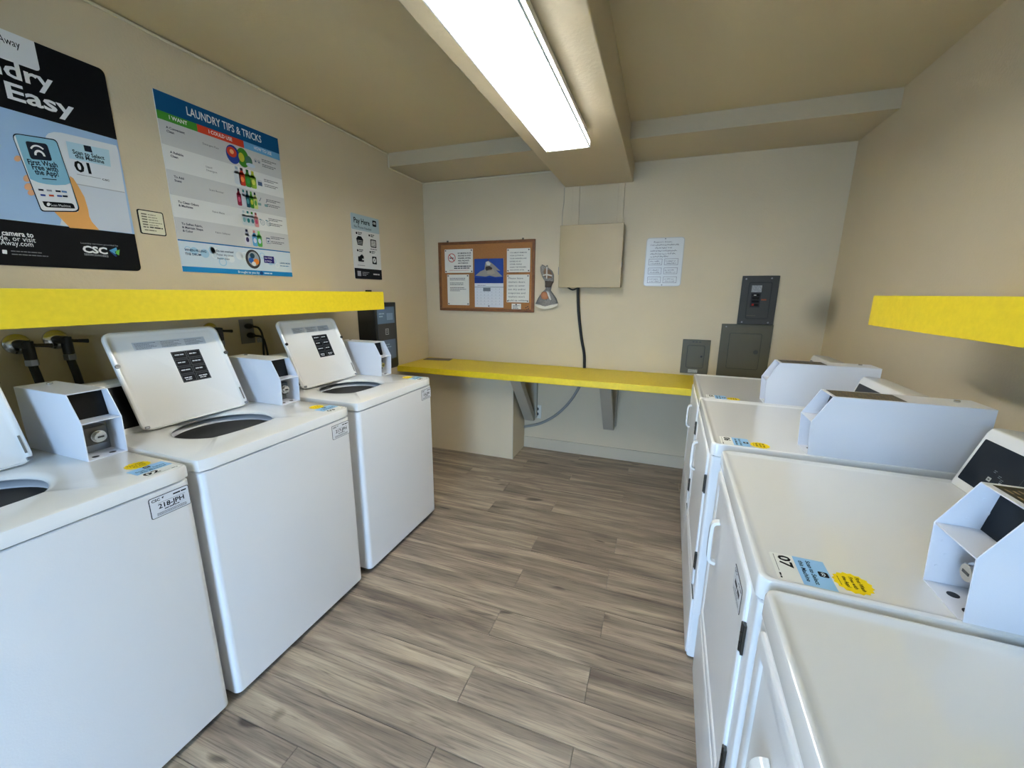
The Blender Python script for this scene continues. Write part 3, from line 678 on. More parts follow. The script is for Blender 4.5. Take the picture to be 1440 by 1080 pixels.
# hand
SKIN = (222, 164, 96); SKIN2 = (226, 170, 130)
P.poly('hand_picture', V2((380, 600), (440, 660), (500, 722), (712, 738), (660, 680), (640, 640), (632, 590), (605, 500), (560, 420), (525, 365), (500, 348), (500, 380), (560, 560), (560, 608)), SKIN, 4)
for (x, y, rx, ry) in ((122, 222, 26, 22), (190, 365, 28, 26), (200, 425, 30, 26), (222, 468, 28, 22)):
    P.poly('hand_picture', V2(*[(x + rx * math.cos(k * math.pi / 8), y + ry * math.sin(k * math.pi / 8)) for k in range(16)]), SKIN2, 4)
def quad_round(a, b, c, d, f=0.09):
    out = []; Q = [Vector(q) for q in (a, b, c, d)]
    for i in range(4):
        p, q, r_ = Q[i - 1], Q[i], Q[(i + 1) % 4]
        s0 = q + (p - q) * f; s1 = q + (r_ - q) * (f * (p - q).length / max((r_ - q).length, 1e-6))
        for k in range(6):
            t = k / 5; m_ = s0 * (1 - t) ** 2 + q * 2 * t * (1 - t) + s1 * t * t; out.append((m_.x, m_.y))
    return out
P.poly('phone_picture', V2(*quad_round((72, 34), (402, 84), (580, 610), (292, 606))), NAVY, 5)
P.poly('phone_picture', V2(*quad_round((80, 42), (398, 92), (570, 601), (297, 598))), (228, 230, 232), 6)
P.poly('phone_picture', V2(*(quad_round((80, 42), (398, 92), (570, 601), (297, 598))[3:15] + [(505, 398), (470, 412), (400, 415), (330, 408), (270, 395), (212, 370)])), (134, 186, 208), 7)
P.poly('phone_picture', V2(*quad_round((174, 95), (332, 116), (372, 240), (216, 226), 0.14)), NAVY, 8)
def arc_px(cx, cy, r0, r1, sh, a0, a1, n=14):
    A = []; B = []
    for k in range(n + 1):
        t = math.radians(a0 + (a1 - a0) * k / n)
        for L_, rr in ((A, r0), (B, r1)):
            x = rr * math.cos(t); y = -rr * math.sin(t); L_.append((cx + x + sh * y * -0.0 + y * -0.30 * -1, cy + y + x * 0.14))
    return A + B[::-1]
P.poly('phone_picture', V2(*arc_px(282, 200, 24, 40, 0, -5, 185)), WHT, 9)
P.poly('phone_picture', V2(*arc_px(274, 186, 50, 62, 0, 40, 150)), WHT, 9)
C5 = crop_px(0, 180, 5.145)
P.textpx('lettering', 'First Wash', C5((200, 263)), C5((412, 286)), 0.0165, NAVY, 9, 0.025)
P.textpx('lettering', 'Free with', C5((230, 300)), C5((416, 318)), 0.0165, NAVY, 9, 0.025)
P.textpx('lettering', 'the App!', C5((250, 336)), C5((420, 352)), 0.0165, NAVY, 9, 0.025)
P.poly('phone_picture', V2((298, 364), (402, 373), (403, 379), (299, 370)), NAVY, 9)
for x, c in ((268, NAVY), (328, (150, 152, 158)), (392, NAVY), (436, (90, 130, 180))): P.poly('phone_picture', V2((x, 440 + (x - 268) * 0.08), (x + 38, 444 + (x - 268) * 0.08), (x + 42, 457 + (x - 268) * 0.08), (x + 4, 453 + (x - 268) * 0.08)), c, 9)
for x, c in ((284, (40, 70, 150)), (345, (200, 80, 50)), (404, (60, 90, 160)), (444, NAVY)): P.poly('phone_picture', V2((x, 478 + (x - 268) * 0.05), (x + 36, 481 + (x - 268) * 0.05), (x + 40, 494 + (x - 268) * 0.05), (x + 4, 491 + (x - 268) * 0.05)), c, 9)
P.poly('phone_picture', V2(*quad_round((298, 530), (524, 546), (536, 584), (320, 574), 0.1)), INKB, 9)
P.poly('phone_picture', V2(*[(343 + 13 * math.cos(k * math.pi / 6), 553 + 13 * math.sin(k * math.pi / 6)) for k in range(12)]), WHT, 10)
P.textpx('lettering', 'Scan Machine', C5((362, 566)), C5((505, 574)), 0.008, (200, 202, 206), 10)
# foot of the poster
P.textpx('lettering', 'camera to', C5((10, 774)), C5((240, 793)), 0.0165, WHT, 3, 0.02)
P.textpx('lettering', 'code, or visit', C5((-70, 803)), C5((255, 830)), 0.0165, WHT, 3)
P.textpx('lettering', 'TapAway.com', C5((-90, 838)), C5((238, 860)), 0.0165, WHT, 3)
P.poly('lettering', V2(*quad_round((10, 880), (45, 884), (47, 912), (12, 908), 0.2)), WHT, 3)
P.bars('lettering', base_uv(C5((75, 893)))[0], base_uv(C5((75, 893)))[1], [0.075, 0.09], 0.003, 0.0105, (120, 122, 126), 3)
P.textpx('lettering', 'Laundry services provided by', C5((580, 836)), C5((850, 858)), 0.0058, (170, 172, 176), 3)
P.textpx('lettering', 'CSC', C5((597, 898)), C5((776, 913)), 0.024, WHT, 3, 0.04)
P.textpx('lettering', 'SERVICEWORKS', C5((606, 920)), C5((780, 936)), 0.007, (190, 192, 196), 3)
P.poly('logo_arrow', V2((784, 886), (836, 864), (842, 884), (826, 896), (834, 916)), (86, 158, 204), 3)
P.poly('logo_arrow', V2((834, 888), (860, 880), (856, 922), (832, 908)), (96, 170, 72), 4)
P.poly('logo_arrow', V2((786, 892), (834, 932), (842, 926), (800, 896)), (40, 70, 130), 3)
P.build()

# --- laundry tips poster
o, P, Wp, Hp = wall_poster('tips_poster', 'tall laundry tips and tricks chart with blue heading and bottle pictures', 1.310, 1.920, 1.507, 2.263, ink((222, 223, 222)), 0.004)
vz = lambda u, v: px_on(u, v, 'x', XL).z - 1.507
v1, v2, r1, r2, r3, r4, r5, vf = [vz(*q) for q in ((221.4, 154.3), (223.4, 166.7), (229, 202.4), (234, 237.4), (238, 273), (243.3, 304.4), (248.2, 337), (254.4, 374))]
P.rect('heading_band', 0, v1, Wp, Hp, (14, 78, 126), 1)
P.text('lettering', 'LAUNDRY TIPS & TRICKS', 0.315, v1 + (Hp - v1) * 0.30, 0.034, WHT, 2, 'c', 0.012, 0.375)
cu = 0.165, 0.395
P.rect('column_band', 0, v2, cu[0], v1, (66, 142, 48), 1); P.rect('column_band', cu[0], v2, cu[1], v1, (196, 62, 40), 1); P.rect('column_band', cu[1], v2, Wp, v1, (110, 172, 216), 1)
for s, u, wd in (('I WANT', 0.085, 0.075), ('I COULD USE', 0.275, 0.115), ('HOW TO USE', 0.505, 0.105)): P.text('lettering', s, u, v2 + 0.012, 0.0155, WHT, 2, 'c', 0.02, wd)
rows = [v2, r1, r2, r3, r4, r5]
for k in (0, 2, 4): P.rect('row_band', 0, rows[k + 1], Wp, rows[k], (200, 201, 202), 1)
left = (('A Convenient', 'Clean'), ('A Reliable', 'Clean'), ('To Add', 'Scent'), ('To Clean Odors', '& Machines'), ('To Soften Fabric,', '& Maintain Shape', '& Color'))
mid = (('Detergent Pacs',), ('Liquid', 'Detergent'), ('Scent Booster',), ('Fabric Rinse',), ('Fabric Softener',))
DK = (40, 44, 66)
for k in range(5):
    top, bot = rows[k], rows[k + 1]; c = (top + bot) / 2
    for i, s in enumerate(left[k]): P.text('lettering', s, 0.028, top - 0.030 - i * 0.0155, 0.0092, DK, 2, 'l', 0.03)
    for i, s in enumerate(mid[k]): P.text('lettering', s, 0.180, c + 0.002 - i * 0.0155, 0.0085, (70, 74, 84), 2)
    P.bars('lettering', 0.49, c + 0.022, [0.09, 0.06, 0.0, 0.085, 0.07], 0.0036, 0.0085, (90, 92, 100))
def bottle(x, y, w_, h, body, cap, lay=2, label=None):
    P.rect('product_picture', x, y, x + w_, y + h * 0.74, body, lay, w_ * 0.28)
    P.poly('product_picture', [(x + w_ * 0.08, y + h * 0.6), (x + w_ * 0.92, y + h * 0.6), (x + w_ * 0.7, y + h * 0.86), (x + w_ * 0.3, y + h * 0.86)], body, lay, True)
    P.rect('product_picture', x + w_ * 0.28, y + h * 0.84, x + w_ * 0.72, y + h, cap, lay + 0.3, w_ * 0.06)
    if label: P.disc('product_picture', x + w_ * 0.5, y + h * 0.36, w_ * 0.3, label, lay + 0.5, h * 0.16, 14)
RED, GRN, YEL, BLU, TEAL, PINK = (200, 62, 44), (62, 130, 40), (186, 186, 60), (40, 62, 140), (40, 120, 120), (196, 80, 110)
c = (rows[0] + rows[1]) / 2
P.disc('product_picture', 0.327, c, 0.036, BLU, 2, 0.044); P.disc('product_picture', 0.322, c + 0.010, 0.026, RED, 2.4, 0.024); P.disc('product_picture', 0.322, c + 0.012, 0.011, (236, 170, 120), 2.8)
P.disc('product_picture', 0.380, c, 0.034, GRN, 1.8, 0.046); P.disc('product_picture', 0.372, c, 0.016, YEL, 2.3, 0.022); P.disc('product_picture', 0.412, c - 0.008, 0.020, (70, 110, 90), 2.5, 0.026); P.disc('product_picture', 0.42, c - 0.026, 0.026, (190, 206, 222), 2.7, 0.010)
b0 = rows[2] + 0.012
for x, bo, ca, la in ((0.318, (206, 212, 220), (150, 170, 190), None), (0.345, RED, (60, 40, 50), (236, 130, 70)), (0.377, GRN, (30, 90, 40), (60, 150, 70)), (0.407, (140, 176, 60), YEL, (210, 214, 90))): bottle(x, b0, 0.034, 0.086, bo, ca, 2, la)
b0 = rows[3] + 0.014
for x, bo, ca, la in ((0.318, (130, 40, 60), (40, 30, 40), PINK), (0.345, (206, 208, 216), TEAL, None), (0.366, (30, 78, 96), (30, 60, 70), (70, 140, 150)), (0.388, GRN, (90, 150, 60), YEL), (0.410, (190, 200, 120), (30, 50, 60), (90, 150, 70))): bottle(x, b0, 0.024, 0.084, bo, ca, 2, la)
b0 = rows[4] + 0.014
for x, bo, ca, la in ((0.330, (206, 216, 222), (180, 200, 206), (120, 170, 180)), (0.354, (206, 220, 222), TEAL, TEAL), (0.378, (206, 214, 220), GRN, (60, 110, 120)), (0.400, (216, 150, 150), (130, 60, 60), PINK)): bottle(x, b0, 0.026, 0.074, bo, ca, 2, la)
b0 = rows[5] + 0.012
for x, bo, ca, la in ((0.332, (206, 206, 218), (40, 40, 70), (60, 50, 90)), (0.375, (96, 160, 210), (200, 120, 130), (210, 216, 230)), (0.403, (90, 170, 80), (110, 190, 90), (200, 206, 226))): bottle(x, b0, 0.030, 0.082, bo, ca, 2, la)
IC = (74, 92, 120)
for u in (0.452, 0.472): P.ring('icon', u, (rows[0] + rows[1]) / 2 + 0.006, 0.0068, 0.0082, IC, 2); P.rect('icon', u - 0.003, (rows[0] + rows[1]) / 2, u + 0.003, (rows[0] + rows[1]) / 2 + 0.008, IC, 2)
c = (rows[1] + rows[2]) / 2; P.rect('icon', 0.450, c - 0.016, 0.476, c + 0.004, IC, 2); P.rect('icon', 0.450, c + 0.008, 0.476, c + 0.0095, IC, 2)
c = (rows[2] + rows[3]) / 2
for u in (0.445, 0.485): P.rect('icon', u - 0.010, c - 0.016, u + 0.010, c - 0.003, (120, 156, 160), 2, 0.003); P.poly('icon', [(u, c + 0.006), (u + 0.012, c + 0.026), (u + 0.015, c + 0.025), (u + 0.003, c + 0.005)], IC, 2, True)
c = (rows[3] + rows[4]) / 2
for u in (0.450, 0.488): P.ring('icon', u, c - 0.004, 0.0115, 0.0135, (70, 120, 140), 2); P.ring('icon', u, c - 0.004, 0.004, 0.0055, (70, 120, 140), 2); P.rect('icon', u - 0.018, c + 0.008, u - 0.006, c + 0.013, (70, 120, 140), 2)
c = (rows[4] + rows[5]) / 2
P.rect('icon', 0.462, c - 0.014, 0.482, c + 0.010, (200, 206, 214), 2.2); P.rect('icon', 0.460, c - 0.016, 0.484, c + 0.016, IC, 2); P.disc('icon', 0.472, c - 0.004, 0.005, IC, 2.5)
P.rect('footer', 0, vf, Wp, r5, (206, 220, 232), 1); P.rect('footer', 0, r5 - 0.003, Wp, r5 + 0.003, (40, 110, 168), 1.5); P.rect('footer', 0, 0, Wp, vf, (30, 128, 190), 1)
random.seed(3)
for k in range(16):
    u = random.uniform(0.03, 0.58); v = random.uniform(vf + 0.03, r5 - 0.03); q = random.uniform(0.012, 0.022)
    (P.disc if k % 2 else lambda n, x, y, r_, c_, l: P.ring(n, x, y, r_ * 0.75, r_, c_, l))('footer', u, v, q, (164, 202, 226) if k % 3 else (224, 232, 238), 1.2)
fm = (vf + r5) / 2
P.text('lettering', 'WHEN FILLING', 0.022, fm + 0.012, 0.010, (20, 50, 90), 2, 'l', 0.03); P.text('lettering', 'THE DRUM', 0.022, fm - 0.006, 0.010, (20, 50, 90), 2, 'l', 0.03)
for k, s in enumerate(('Do not overload', 'Faster dry times', 'Better clean')): P.text('lettering', s, 0.17, fm + 0.022 - k * 0.018, 0.009, (30, 56, 90), 2, 'l', 0.03 if k == 0 else 0.01)
P.disc('drum_picture', 0.365, fm, 0.044, (56, 54, 56), 2, 0.050); P.disc('drum_picture', 0.368, fm + 0.002, 0.033, (150, 160, 170), 2.4, 0.038)
P.disc('drum_picture', 0.352, fm - 0.006, 0.014, (40, 90, 160), 2.8); P.disc('drum_picture', 0.382, fm - 0.012, 0.016, (224, 130, 50), 2.8); P.disc('drum_picture', 0.366, fm - 0.024, 0.012, (226, 226, 226), 3); P.disc('drum_picture', 0.362, fm + 0.018, 0.014, (40, 70, 90), 2.8)
P.rect('tag_picture', 0.430, fm - 0.014, 0.495, fm + 0.024, (44, 40, 110), 2)
P.text('lettering', 'See FAQ', 0.436, fm + 0.009, 0.009, WHT, 3); P.text('lettering', '& FAQs', 0.436, fm - 0.008, 0.009, WHT, 3)
P.text('lettering', 'LEARN MORE', 0.532, fm - 0.012, 0.008, (24, 90, 140), 2, 'l', 0.03); P.bars('lettering', 0.53, fm - 0.026, [0.062], 0.004, 0.004, (60, 120, 170))
P.text('lettering', 'Brought to you by', 0.27, vf * 0.28, 0.0115, WHT, 2, 'l', 0.01); P.disc('lettering', 0.405, vf * 0.5, 0.010, (24, 60, 120), 2); P.bars('lettering', 0.422, vf * 0.35, [0.05], 0.007, 0.01, (200, 220, 236))
P.build()

# --- small black-rimmed placard
o, P, Wp, Hp = wall_poster('placard', 'small cream placard with black rim between two large posters', 1.170, 1.268, 1.657, 1.757, ink((24, 24, 24)), 0.008, 0.003, 'sign')
P.rect('placard_face', 0.004, 0.004, Wp - 0.004, Hp - 0.004, (218, 214, 190), 1, 0.006)
for k in range(6): P.bars('lettering', 0.013, 0.080 - k * 0.0105, [0.020], 0.005, 0.01, (110, 106, 92)); P.bars('lettering', 0.037, 0.081 - k * 0.0105, [(0.03, 0.034, 0.036, 0.05, 0.034, 0.05)[k]], 0.003 if k < 5 else 0.005, 0.01, (120, 116, 100) if k < 5 else (50, 48, 42))
P.bars('lettering', 0.016, 0.016, [0.044], 0.004, 0.01, (110, 106, 92))
P.build()

# --- pay here poster
o, P, Wp, Hp = wall_poster('payment_poster', 'narrow grey Pay Here sign with four black icons', 2.466, 2.774, 1.516, 1.970, ink((212, 214, 214)), 0.010, cat='sign')
P.rect('heading_band', 0, 0.345, Wp, Hp, (168, 188, 198), 1, 0.008)
P.text('lettering', 'Pay Here', 0.028, 0.392, 0.036, INKB, 2, 'l', 0.02, 0.172); P.text('lettering', 'No Phone Needed', 0.028, 0.358, 0.017, (50, 60, 74), 2, 'l', 0.005, 0.185)
P.rect('logo', 0.232, 0.393, 0.276, 0.437, INKB, 2, 0.006); P.ring('logo', 0.254, 0.408, 0.005, 0.009, WHT, 3, 0, 180, 10); P.ring('logo', 0.254, 0.408, 0.014, 0.0175, WHT, 3, 20, 160, 10)
P.rect('footer_band', 0, 0, Wp, 0.076, (24, 24, 28), 1, 0.008); P.rect('footer_band', 0, 0.03, Wp, 0.076, (24, 24, 28), 1.2)
P.rect('footer_band', 0.028, 0.020, 0.066, 0.056, (150, 152, 160), 2); P.bars('footer_band', 0.082, 0.046, [0.075, 0.06, 0.04], 0.005, 0.011, (140, 142, 146)); P.bars('footer_band', 0.205, 0.034, [0.075], 0.010, 0.02, (170, 172, 176))
for u, v in ((0.048, 0.322), (0.186, 0.322), (0.048, 0.202), (0.186, 0.202)):
    P.disc('lettering', u, v, 0.0085, INKB, 2); P.bars('lettering', u + 0.014, v + 0.003, [0.044, 0.034], 0.006, 0.011, (60, 62, 66))
P.poly('basket_icon', [(0.040, 0.283), (0.115, 0.283), (0.104, 0.240), (0.051, 0.240)], INKB, 2, True); P.poly('basket_icon', [(0.040, 0.283), (0.060, 0.303), (0.095, 0.303), (0.115, 0.283)], INKB, 2, True)
for k in range(3): P.rect('basket_icon', 0.052, 0.2485 + k * 0.011, 0.103, 0.252 + k * 0.011, (190, 192, 192), 2.5)
P.rect('list_icon', 0.195, 0.238, 0.262, 0.296, INKB, 2, 0.006); P.rect('list_icon', 0.203, 0.246, 0.254, 0.288, (206, 208, 208), 2.4)
for k in range(3): P.rect('list_icon', 0.208, 0.252 + k * 0.012, 0.216, 0.258 + k * 0.012, INKB, 2.8); P.rect('list_icon', 0.222, 0.253 + k * 0.012, 0.248, 0.257 + k * 0.012, INKB, 2.8)
P.bars('lettering', 0.19, 0.222, [0.075], 0.006, 0.01, (90, 92, 96))
P.rect('wallet_icon', 0.046, 0.124, 0.108, 0.160, INKB, 2, 0.005); P.poly('wallet_icon', [(0.060, 0.160), (0.090, 0.178), (0.112, 0.160)], INKB, 2, True); P.rect('wallet_icon', 0.088, 0.136, 0.108, 0.147, (206, 208, 208), 2.5)
P.rect('dial_icon', 0.203, 0.115, 0.255, 0.172, INKB, 2, 0.004); P.disc('dial_icon', 0.229, 0.144, 0.019, (206, 208, 208), 2.4); P.poly('dial_icon', [(0.222, 0.136), (0.231, 0.141), (0.240, 0.156), (0.228, 0.148)], INKB, 2.8, True)
P.bars('lettering', 0.036, 0.095, [0.08], 0.004, 0.01, (120, 122, 126))
P.build()

# ================================================================== PAYMENT KIOSK, VALVES, OUTLET UNDER THE LEFT SHELF
k = empty('payment_kiosk', 'black wall-mounted payment kiosk with grey screen at the shelf end', 'kiosk', (XL, 2.59, 0.83))
kx, ky0, ky1, kz = 0.160, -0.127, 0.128, 0.515
MB().prism([(0.001, 0.0), (kx - 0.01, 0.0), (kx, 0.02), (kx, kz), (0.001, kz)], lambda p: (p[0], ky0, p[1]), lambda p: (p[0], ky1, p[1])).build('body', BLACK, k, bevel=0.005)
scr = frame_obj(board('screen', 0, 0.205, 0, 0.400, 0.0015, mat('kiosk_screen', (84, 96, 112), 0.25), 0.004), (kx, ky0 + 0.022, 0.082), *LEFT_WALL); scr.parent = k
P = Print(scr, 0.0015)
P.rect('screen_panel', 0.0, 0.275, 0.205, 0.400, (92, 112, 134), 1); P.rect('screen_panel', 0.0, 0.150, 0.205, 0.275, (64, 62, 60), 1); P.rect('screen_panel', 0.0, 0.0, 0.205, 0.150, (88, 102, 122), 1)
P.bars('screen_print', 0.02, 0.345, [0.06, 0.045], 0.010, 0.02, (140, 160, 180)); P.rect('screen_print', 0.11, 0.30, 0.185, 0.352, (120, 142, 168), 2)
P.rect('screen_print', 0.085, 0.19, 0.125, 0.235, (150, 152, 150), 2); P.rect('screen_print', 0.090, 0.195, 0.120, 0.230, (64, 62, 60), 3); P.bars('screen_print', 0.096, 0.218, [0.018, 0.018], 0.005, 0.012, (150, 152, 150), 4)
P.bars('screen_print', 0.03, 0.11, [0.10, 0.12], 0.008, 0.02, (130, 146, 166)); P.build()
MB().box(0.085, 0.125, ky0 + 0.002, ky0 + 0.026, kz, 0.605).build('antenna', BLACK, k, bevel=0.003)
MB().box(0.01, 0.06, 0.02, 0.10, -0.022, -0.001).build('cable_gland', BLACK, k, bevel=0.003)

def valve(y, z, lean, label):
    t = empty('water_valve', label, 'valve', (XL, y, z), group='water valves behind the washers')
    MB().loops([[(x, r_ * math.cos(a), r_ * math.sin(a)) for a in [2 * math.pi * i / 24 for i in range(24)]] for x, r_ in ((0.001, 0.036), (0.006, 0.035), (0.012, 0.026), (0.013, 0.012))], True, True).build('escutcheon', CHROME, t, smooth=True)
    vb = MB().cyl((0.012, 0, 0), (0.075, 0, 0), 0.015, 14).build('valve_body', RUBBER, t, bevel=0.002)
    MB().cyl((0.062, 0.004, 0.012), (0.062, 0.004, -0.052), 0.0155, 14).build('spout', RUBBER, vb, bevel=0.002)
    MB().cyl((0.062, 0.004, -0.052), (0.062, 0.004, -0.074), 0.0185, 6).build('hose_nut', STEEL, vb, bevel=0.002)
    MB().tube([(0.062, 0.006, 0.0), (0.070, 0.022, -0.004), (0.074, 0.060, -0.008)], [0.007, 0.006, 0.008], 8).build('lever', RUBBER, vb)
    MB().tube(spline([(0.062, 0.004, -0.072), (0.064, 0.008 + lean * 0.1, -0.14), (0.055, 0.012 + lean * 0.3, -0.24), (0.04, 0.02 + lean, -0.42), (0.04, 0.02 + lean, -0.60)], 6), 0.0125, 10).build('hose', RUBBER, t, smooth=True)
valve(0.732, 1.232, 0.02, 'black water valve and hose on chrome rose, touching the washer 02 coin box')
valve(0.832, 1.238, 0.03, 'black water valve and hose in the gap towards washer 217-JPH lid')
valve(1.392, 1.228, 0.02, 'black water valve mostly hidden by the raised lid of washer 217-JPH')
t = empty('power_outlet', 'wall outlet with two black plugs under the left yellow shelf', 'outlet', (XL, 1.585, 1.205))
MB().box(0.001, 0.006, -0.040, 0.040, -0.066, 0.066).build('cover_plate', mat('grey_plate', (120, 120, 124), 0.4), t, bevel=0.002)
for z, d in ((0.028, 0.0), (-0.022, 0.012)):
    MB().loops([[(x, 0.004 + d * 0.5 + r_ * math.cos(a), z + r_ * 0.8 * math.sin(a)) for a in [2 * math.pi * i / 16 for i in range(16)]] for x, r_ in ((0.006, 0.018), (0.018, 0.020), (0.036, 0.013), (0.042, 0.006))], True, True).build('plug', RUBBER, t, smooth=True)
    MB().tube(spline([(0.040, 0.006, z), (0.056, 0.03 + d, z - 0.012), (0.058, 0.045 + d, z - 0.06), (0.05, 0.045 + d * 2, z - 0.16), (0.04, 0.045 + d * 2, -0.42)], 6), 0.0055, 8).build('cord', RUBBER, t, smooth=True)
MB().box(0.040, 0.043, 0.022, 0.050, -0.062, -0.036).build('warning_tag', mat('tag_print', (170, 172, 178), 0.5, vary=(260, 0.6)), t)

# ================================================================== BACK WALL
# cork board with notices
cw0, cw1, cz0, cz1 = -1.969, -1.039, 1.257, 1.868
t = empty('cork_board', 'cork notice board in a brown wooden frame', 'notice board', ((cw0 + cw1) / 2, YB, cz0))
hw, hh = (cw1 - cw0) / 2, cz1 - cz0; fr = 0.024
MB().box(-hw + 0.01, hw - 0.01, -0.012, -0.001, 0.01, hh - 0.01).build('cork_sheet', CORK, t)
for (xa, xb, za, zb) in ((-hw, hw, 0, fr), (-hw, hw, hh - fr, hh), (-hw, -hw + fr, fr, hh - fr), (hw - fr, hw, fr, hh - fr)): MB().box(xa, xb, -0.020, -0.001, za, zb).build('frame_rail', OAK, t, bevel=0.002)
for x in (-hw * 0.80, hw * 0.76): MB().box(x - 0.008, x + 0.008, -0.010, -0.001, hh, hh + 0.014).build('hanger', DARKSTEEL, t, bevel=0.002)
CK = crop_px(610, 330, 7.579); YN = YB - 0.0125
def cork_pt(p): return px_on(*CK(p), 'y', YN)
def notice(name, label, x0, y0, x1, y1, paper=PAPER, t=0.0012, pins=True, cat='notice', tilt=0.0, group=None):
    a, b = cork_pt((x0, y1)), cork_pt((x1, y0)); W_, H_ = b.x - a.x, b.z - a.z
    o = frame_obj(board(name, 0, W_, 0, H_, t, paper), (a.x, YN, a.z), *BACK_WALL); tag(o, label, cat)
    if pins:
        for u, v in ((0.012, 0.012), (W_ - 0.012, 0.012), (0.012, H_ - 0.012), (W_ - 0.012, H_ - 0.012)):
            MB().cyl((u, v, t), (u, v, t + 0.007), 0.0055, 10).build('pin', mat('brown_pin', (60, 44, 34), 0.4), o)
    return o, Print(o, t), W_, H_
o, P, W_, H_ = notice('no_smoking_notice', 'white no smoking notice with red circle pinned on cork board', 122, 150, 416, 408)
cx, cy, rr = W_ * 0.255, H_ * 0.64, 0.039
P.ring('symbol', cx, cy, rr * 0.84, rr, (190, 60, 50), 2); P.rect('symbol', cx - 0.024, cy - 0.006, cx + 0.016, cy + 0.002, INKB, 1); P.rect('symbol', cx + 0.018, cy - 0.006, cx + 0.024, cy + 0.002, (120, 120, 120), 1)
P.poly('symbol', [(cx - rr * 0.64, cy + rr * 0.58), (cx - rr * 0.52, cy + rr * 0.70), (cx + rr * 0.64, cy - rr * 0.58), (cx + rr * 0.52, cy - rr * 0.70)], (190, 60, 50), 3, True)
for i, s in enumerate(('NO SMOKING IN OR', 'AROUND IN OR BY', 'WASHERS, DRYERS,', 'AREA, HALLWAYS', 'AND STAIRWAYS')): P.text('lettering', s, W_ * 0.47, H_ * 0.80 - i * 0.0215, 0.0115, INKB, 2, 'l', 0.03, W_ * (0.47, 0.47, 0.46, 0.40, 0.36)[i])
P.bars('lettering', W_ * 0.33, H_ * 0.26, [W_ * 0.6, W_ * 0.56], 0.008, 0.017, INKB); P.bars('lettering', W_ * 0.16, H_ * 0.10, [W_ * 0.70], 0.0035, 0.01, (190, 90, 80)); P.build()
o, P, W_, H_ = notice('typed_notice', 'white typed notice under the no smoking notice', 152, 424, 375, 748)
P.bars('lettering', W_ * 0.12, H_ * 0.87, [W_ * 0.72, W_ * 0.70, 0, W_ * 0.62, W_ * 0.62, 0, W_ * 0.66, W_ * 0.74, W_ * 0.46], 0.0048, 0.0140, (70, 70, 70)); P.build()
o, P, W_, H_ = notice('washer_rules_notice', 'white notice in capital letters pinned above another on cork board', 779, 142, 1030, 401)
for i, (s, f) in enumerate((('YOU MUST REMOVE', 0.72), ('YOUR CLOTHES IN', 0.58), ('YOUR WASHERS AND', 0.72), ('DRYERS AS NO', 0.48), ('OTHER. PLEASE', 0.52), ('CLEAN THE WASHERS', 0.70), ('AND DRYERS AFTER', 0.62), ('YOUR USE.', 0.40))): P.text('lettering', s, W_ * 0.13, H_ * 0.80 - i * 0.0240, 0.0095, (60, 60, 58), 2, 'l', 0.01, W_ * f)
P.build()
o, P, W_, H_ = notice('washer_door_notice', 'white notice asking to leave washer doors open', 777, 424, 1020, 720)
for i, (s, f) in enumerate((('Please leave', 0.66), ('washers doors', 0.74), ('open so water', 0.74), ('can dry and/or', 0.78), ('evaporate and', 0.76), ("washers won't", 0.74), ('build up mildew', 0.84))): P.text('lettering', s, W_ * 0.07, H_ * 0.84 - i * 0.0315, 0.0145, (56, 60, 62), 2, 'l', 0.0, W_ * f)
P.build()
o, P, W_, H_ = notice('business_card', 'small white card pinned at bottom of cork board', 830, 736, 930, 793, pins=False, cat='card')
P.bars('lettering', W_ * 0.14, H_ * 0.58, [W_ * 0.72, W_ * 0.5, W_ * 0.6], 0.005, 0.012, (90, 96, 110)); P.build()
MB().cyl((W_ * 0.5, H_ - 0.008, 0.0012), (W_ * 0.5, H_ - 0.008, 0.009), 0.006, 10).build('pin', mat('brown_pin'), o)
o, P, W_, H_ = notice('wall_calendar', 'wall calendar with blue animal photograph above white month grid', 440, 252, 744, 771, ink((214, 218, 224)), pins=False, cat='calendar', t=0.003)
P.rect('photograph', 0, H_ * 0.5, W_, H_, (44, 74, 150), 1); P.rect('photograph', 0, H_ * 0.5, W_, H_ * 0.62, (34, 58, 128), 1.3)
fx = lambda x, y: ((x - 440) / 304 * W_, (771 - y) / 519 * H_)
P.poly('photograph', [fx(*q) for q in ((448, 430), (500, 385), (548, 365), (552, 320), (560, 285), (590, 275), (625, 300), (660, 330), (712, 382), (690, 378), (668, 372), (700, 405), (735, 440), (660, 445), (600, 430), (560, 440), (510, 435))], (150, 146, 138), 2, True)
P.poly('photograph', [fx(*q) for q in ((562, 288), (588, 280), (614, 305), (600, 325), (570, 318))], (206, 204, 198), 3, True)
P.poly('photograph', [fx(*q) for q in ((560, 335), (600, 330), (630, 350), (622, 372), (570, 380), (556, 360))], (70, 60, 56), 3, True)
P.poly('photograph', [fx(*q) for q in ((575, 372), (640, 362), (660, 405), (620, 420), (575, 410))], (168, 158, 140), 3, True)
P.rect('month_grid', 0, H_ * 0.415, W_, H_ * 0.425, (110, 116, 130), 1); P.bars('month_grid', W_ * 0.1, H_ * 0.45, [W_ * 0.3], 0.006, 0.01, (150, 156, 166)); P.rect('month_grid', W_ * 0.30, H_ * 0.335, W_ * 0.56, H_ * 0.408, (110, 116, 124), 2)
for i in range(6):
    P.rect('month_grid', W_ * 0.05, H_ * (0.05 + 0.062 * i), W_ * 0.97, H_ * (0.05 + 0.062 * i) + 0.0012, (186, 192, 202), 1)
    for j in range(7):
        if (i, j) != (5, 2): P.rect('month_grid', W_ * (0.08 + 0.13 * j), H_ * (0.065 + 0.062 * i), W_ * (0.08 + 0.13 * j) + 0.005, H_ * (0.065 + 0.062 * i) + 0.006, (150, 156, 168), 1)
P.build()
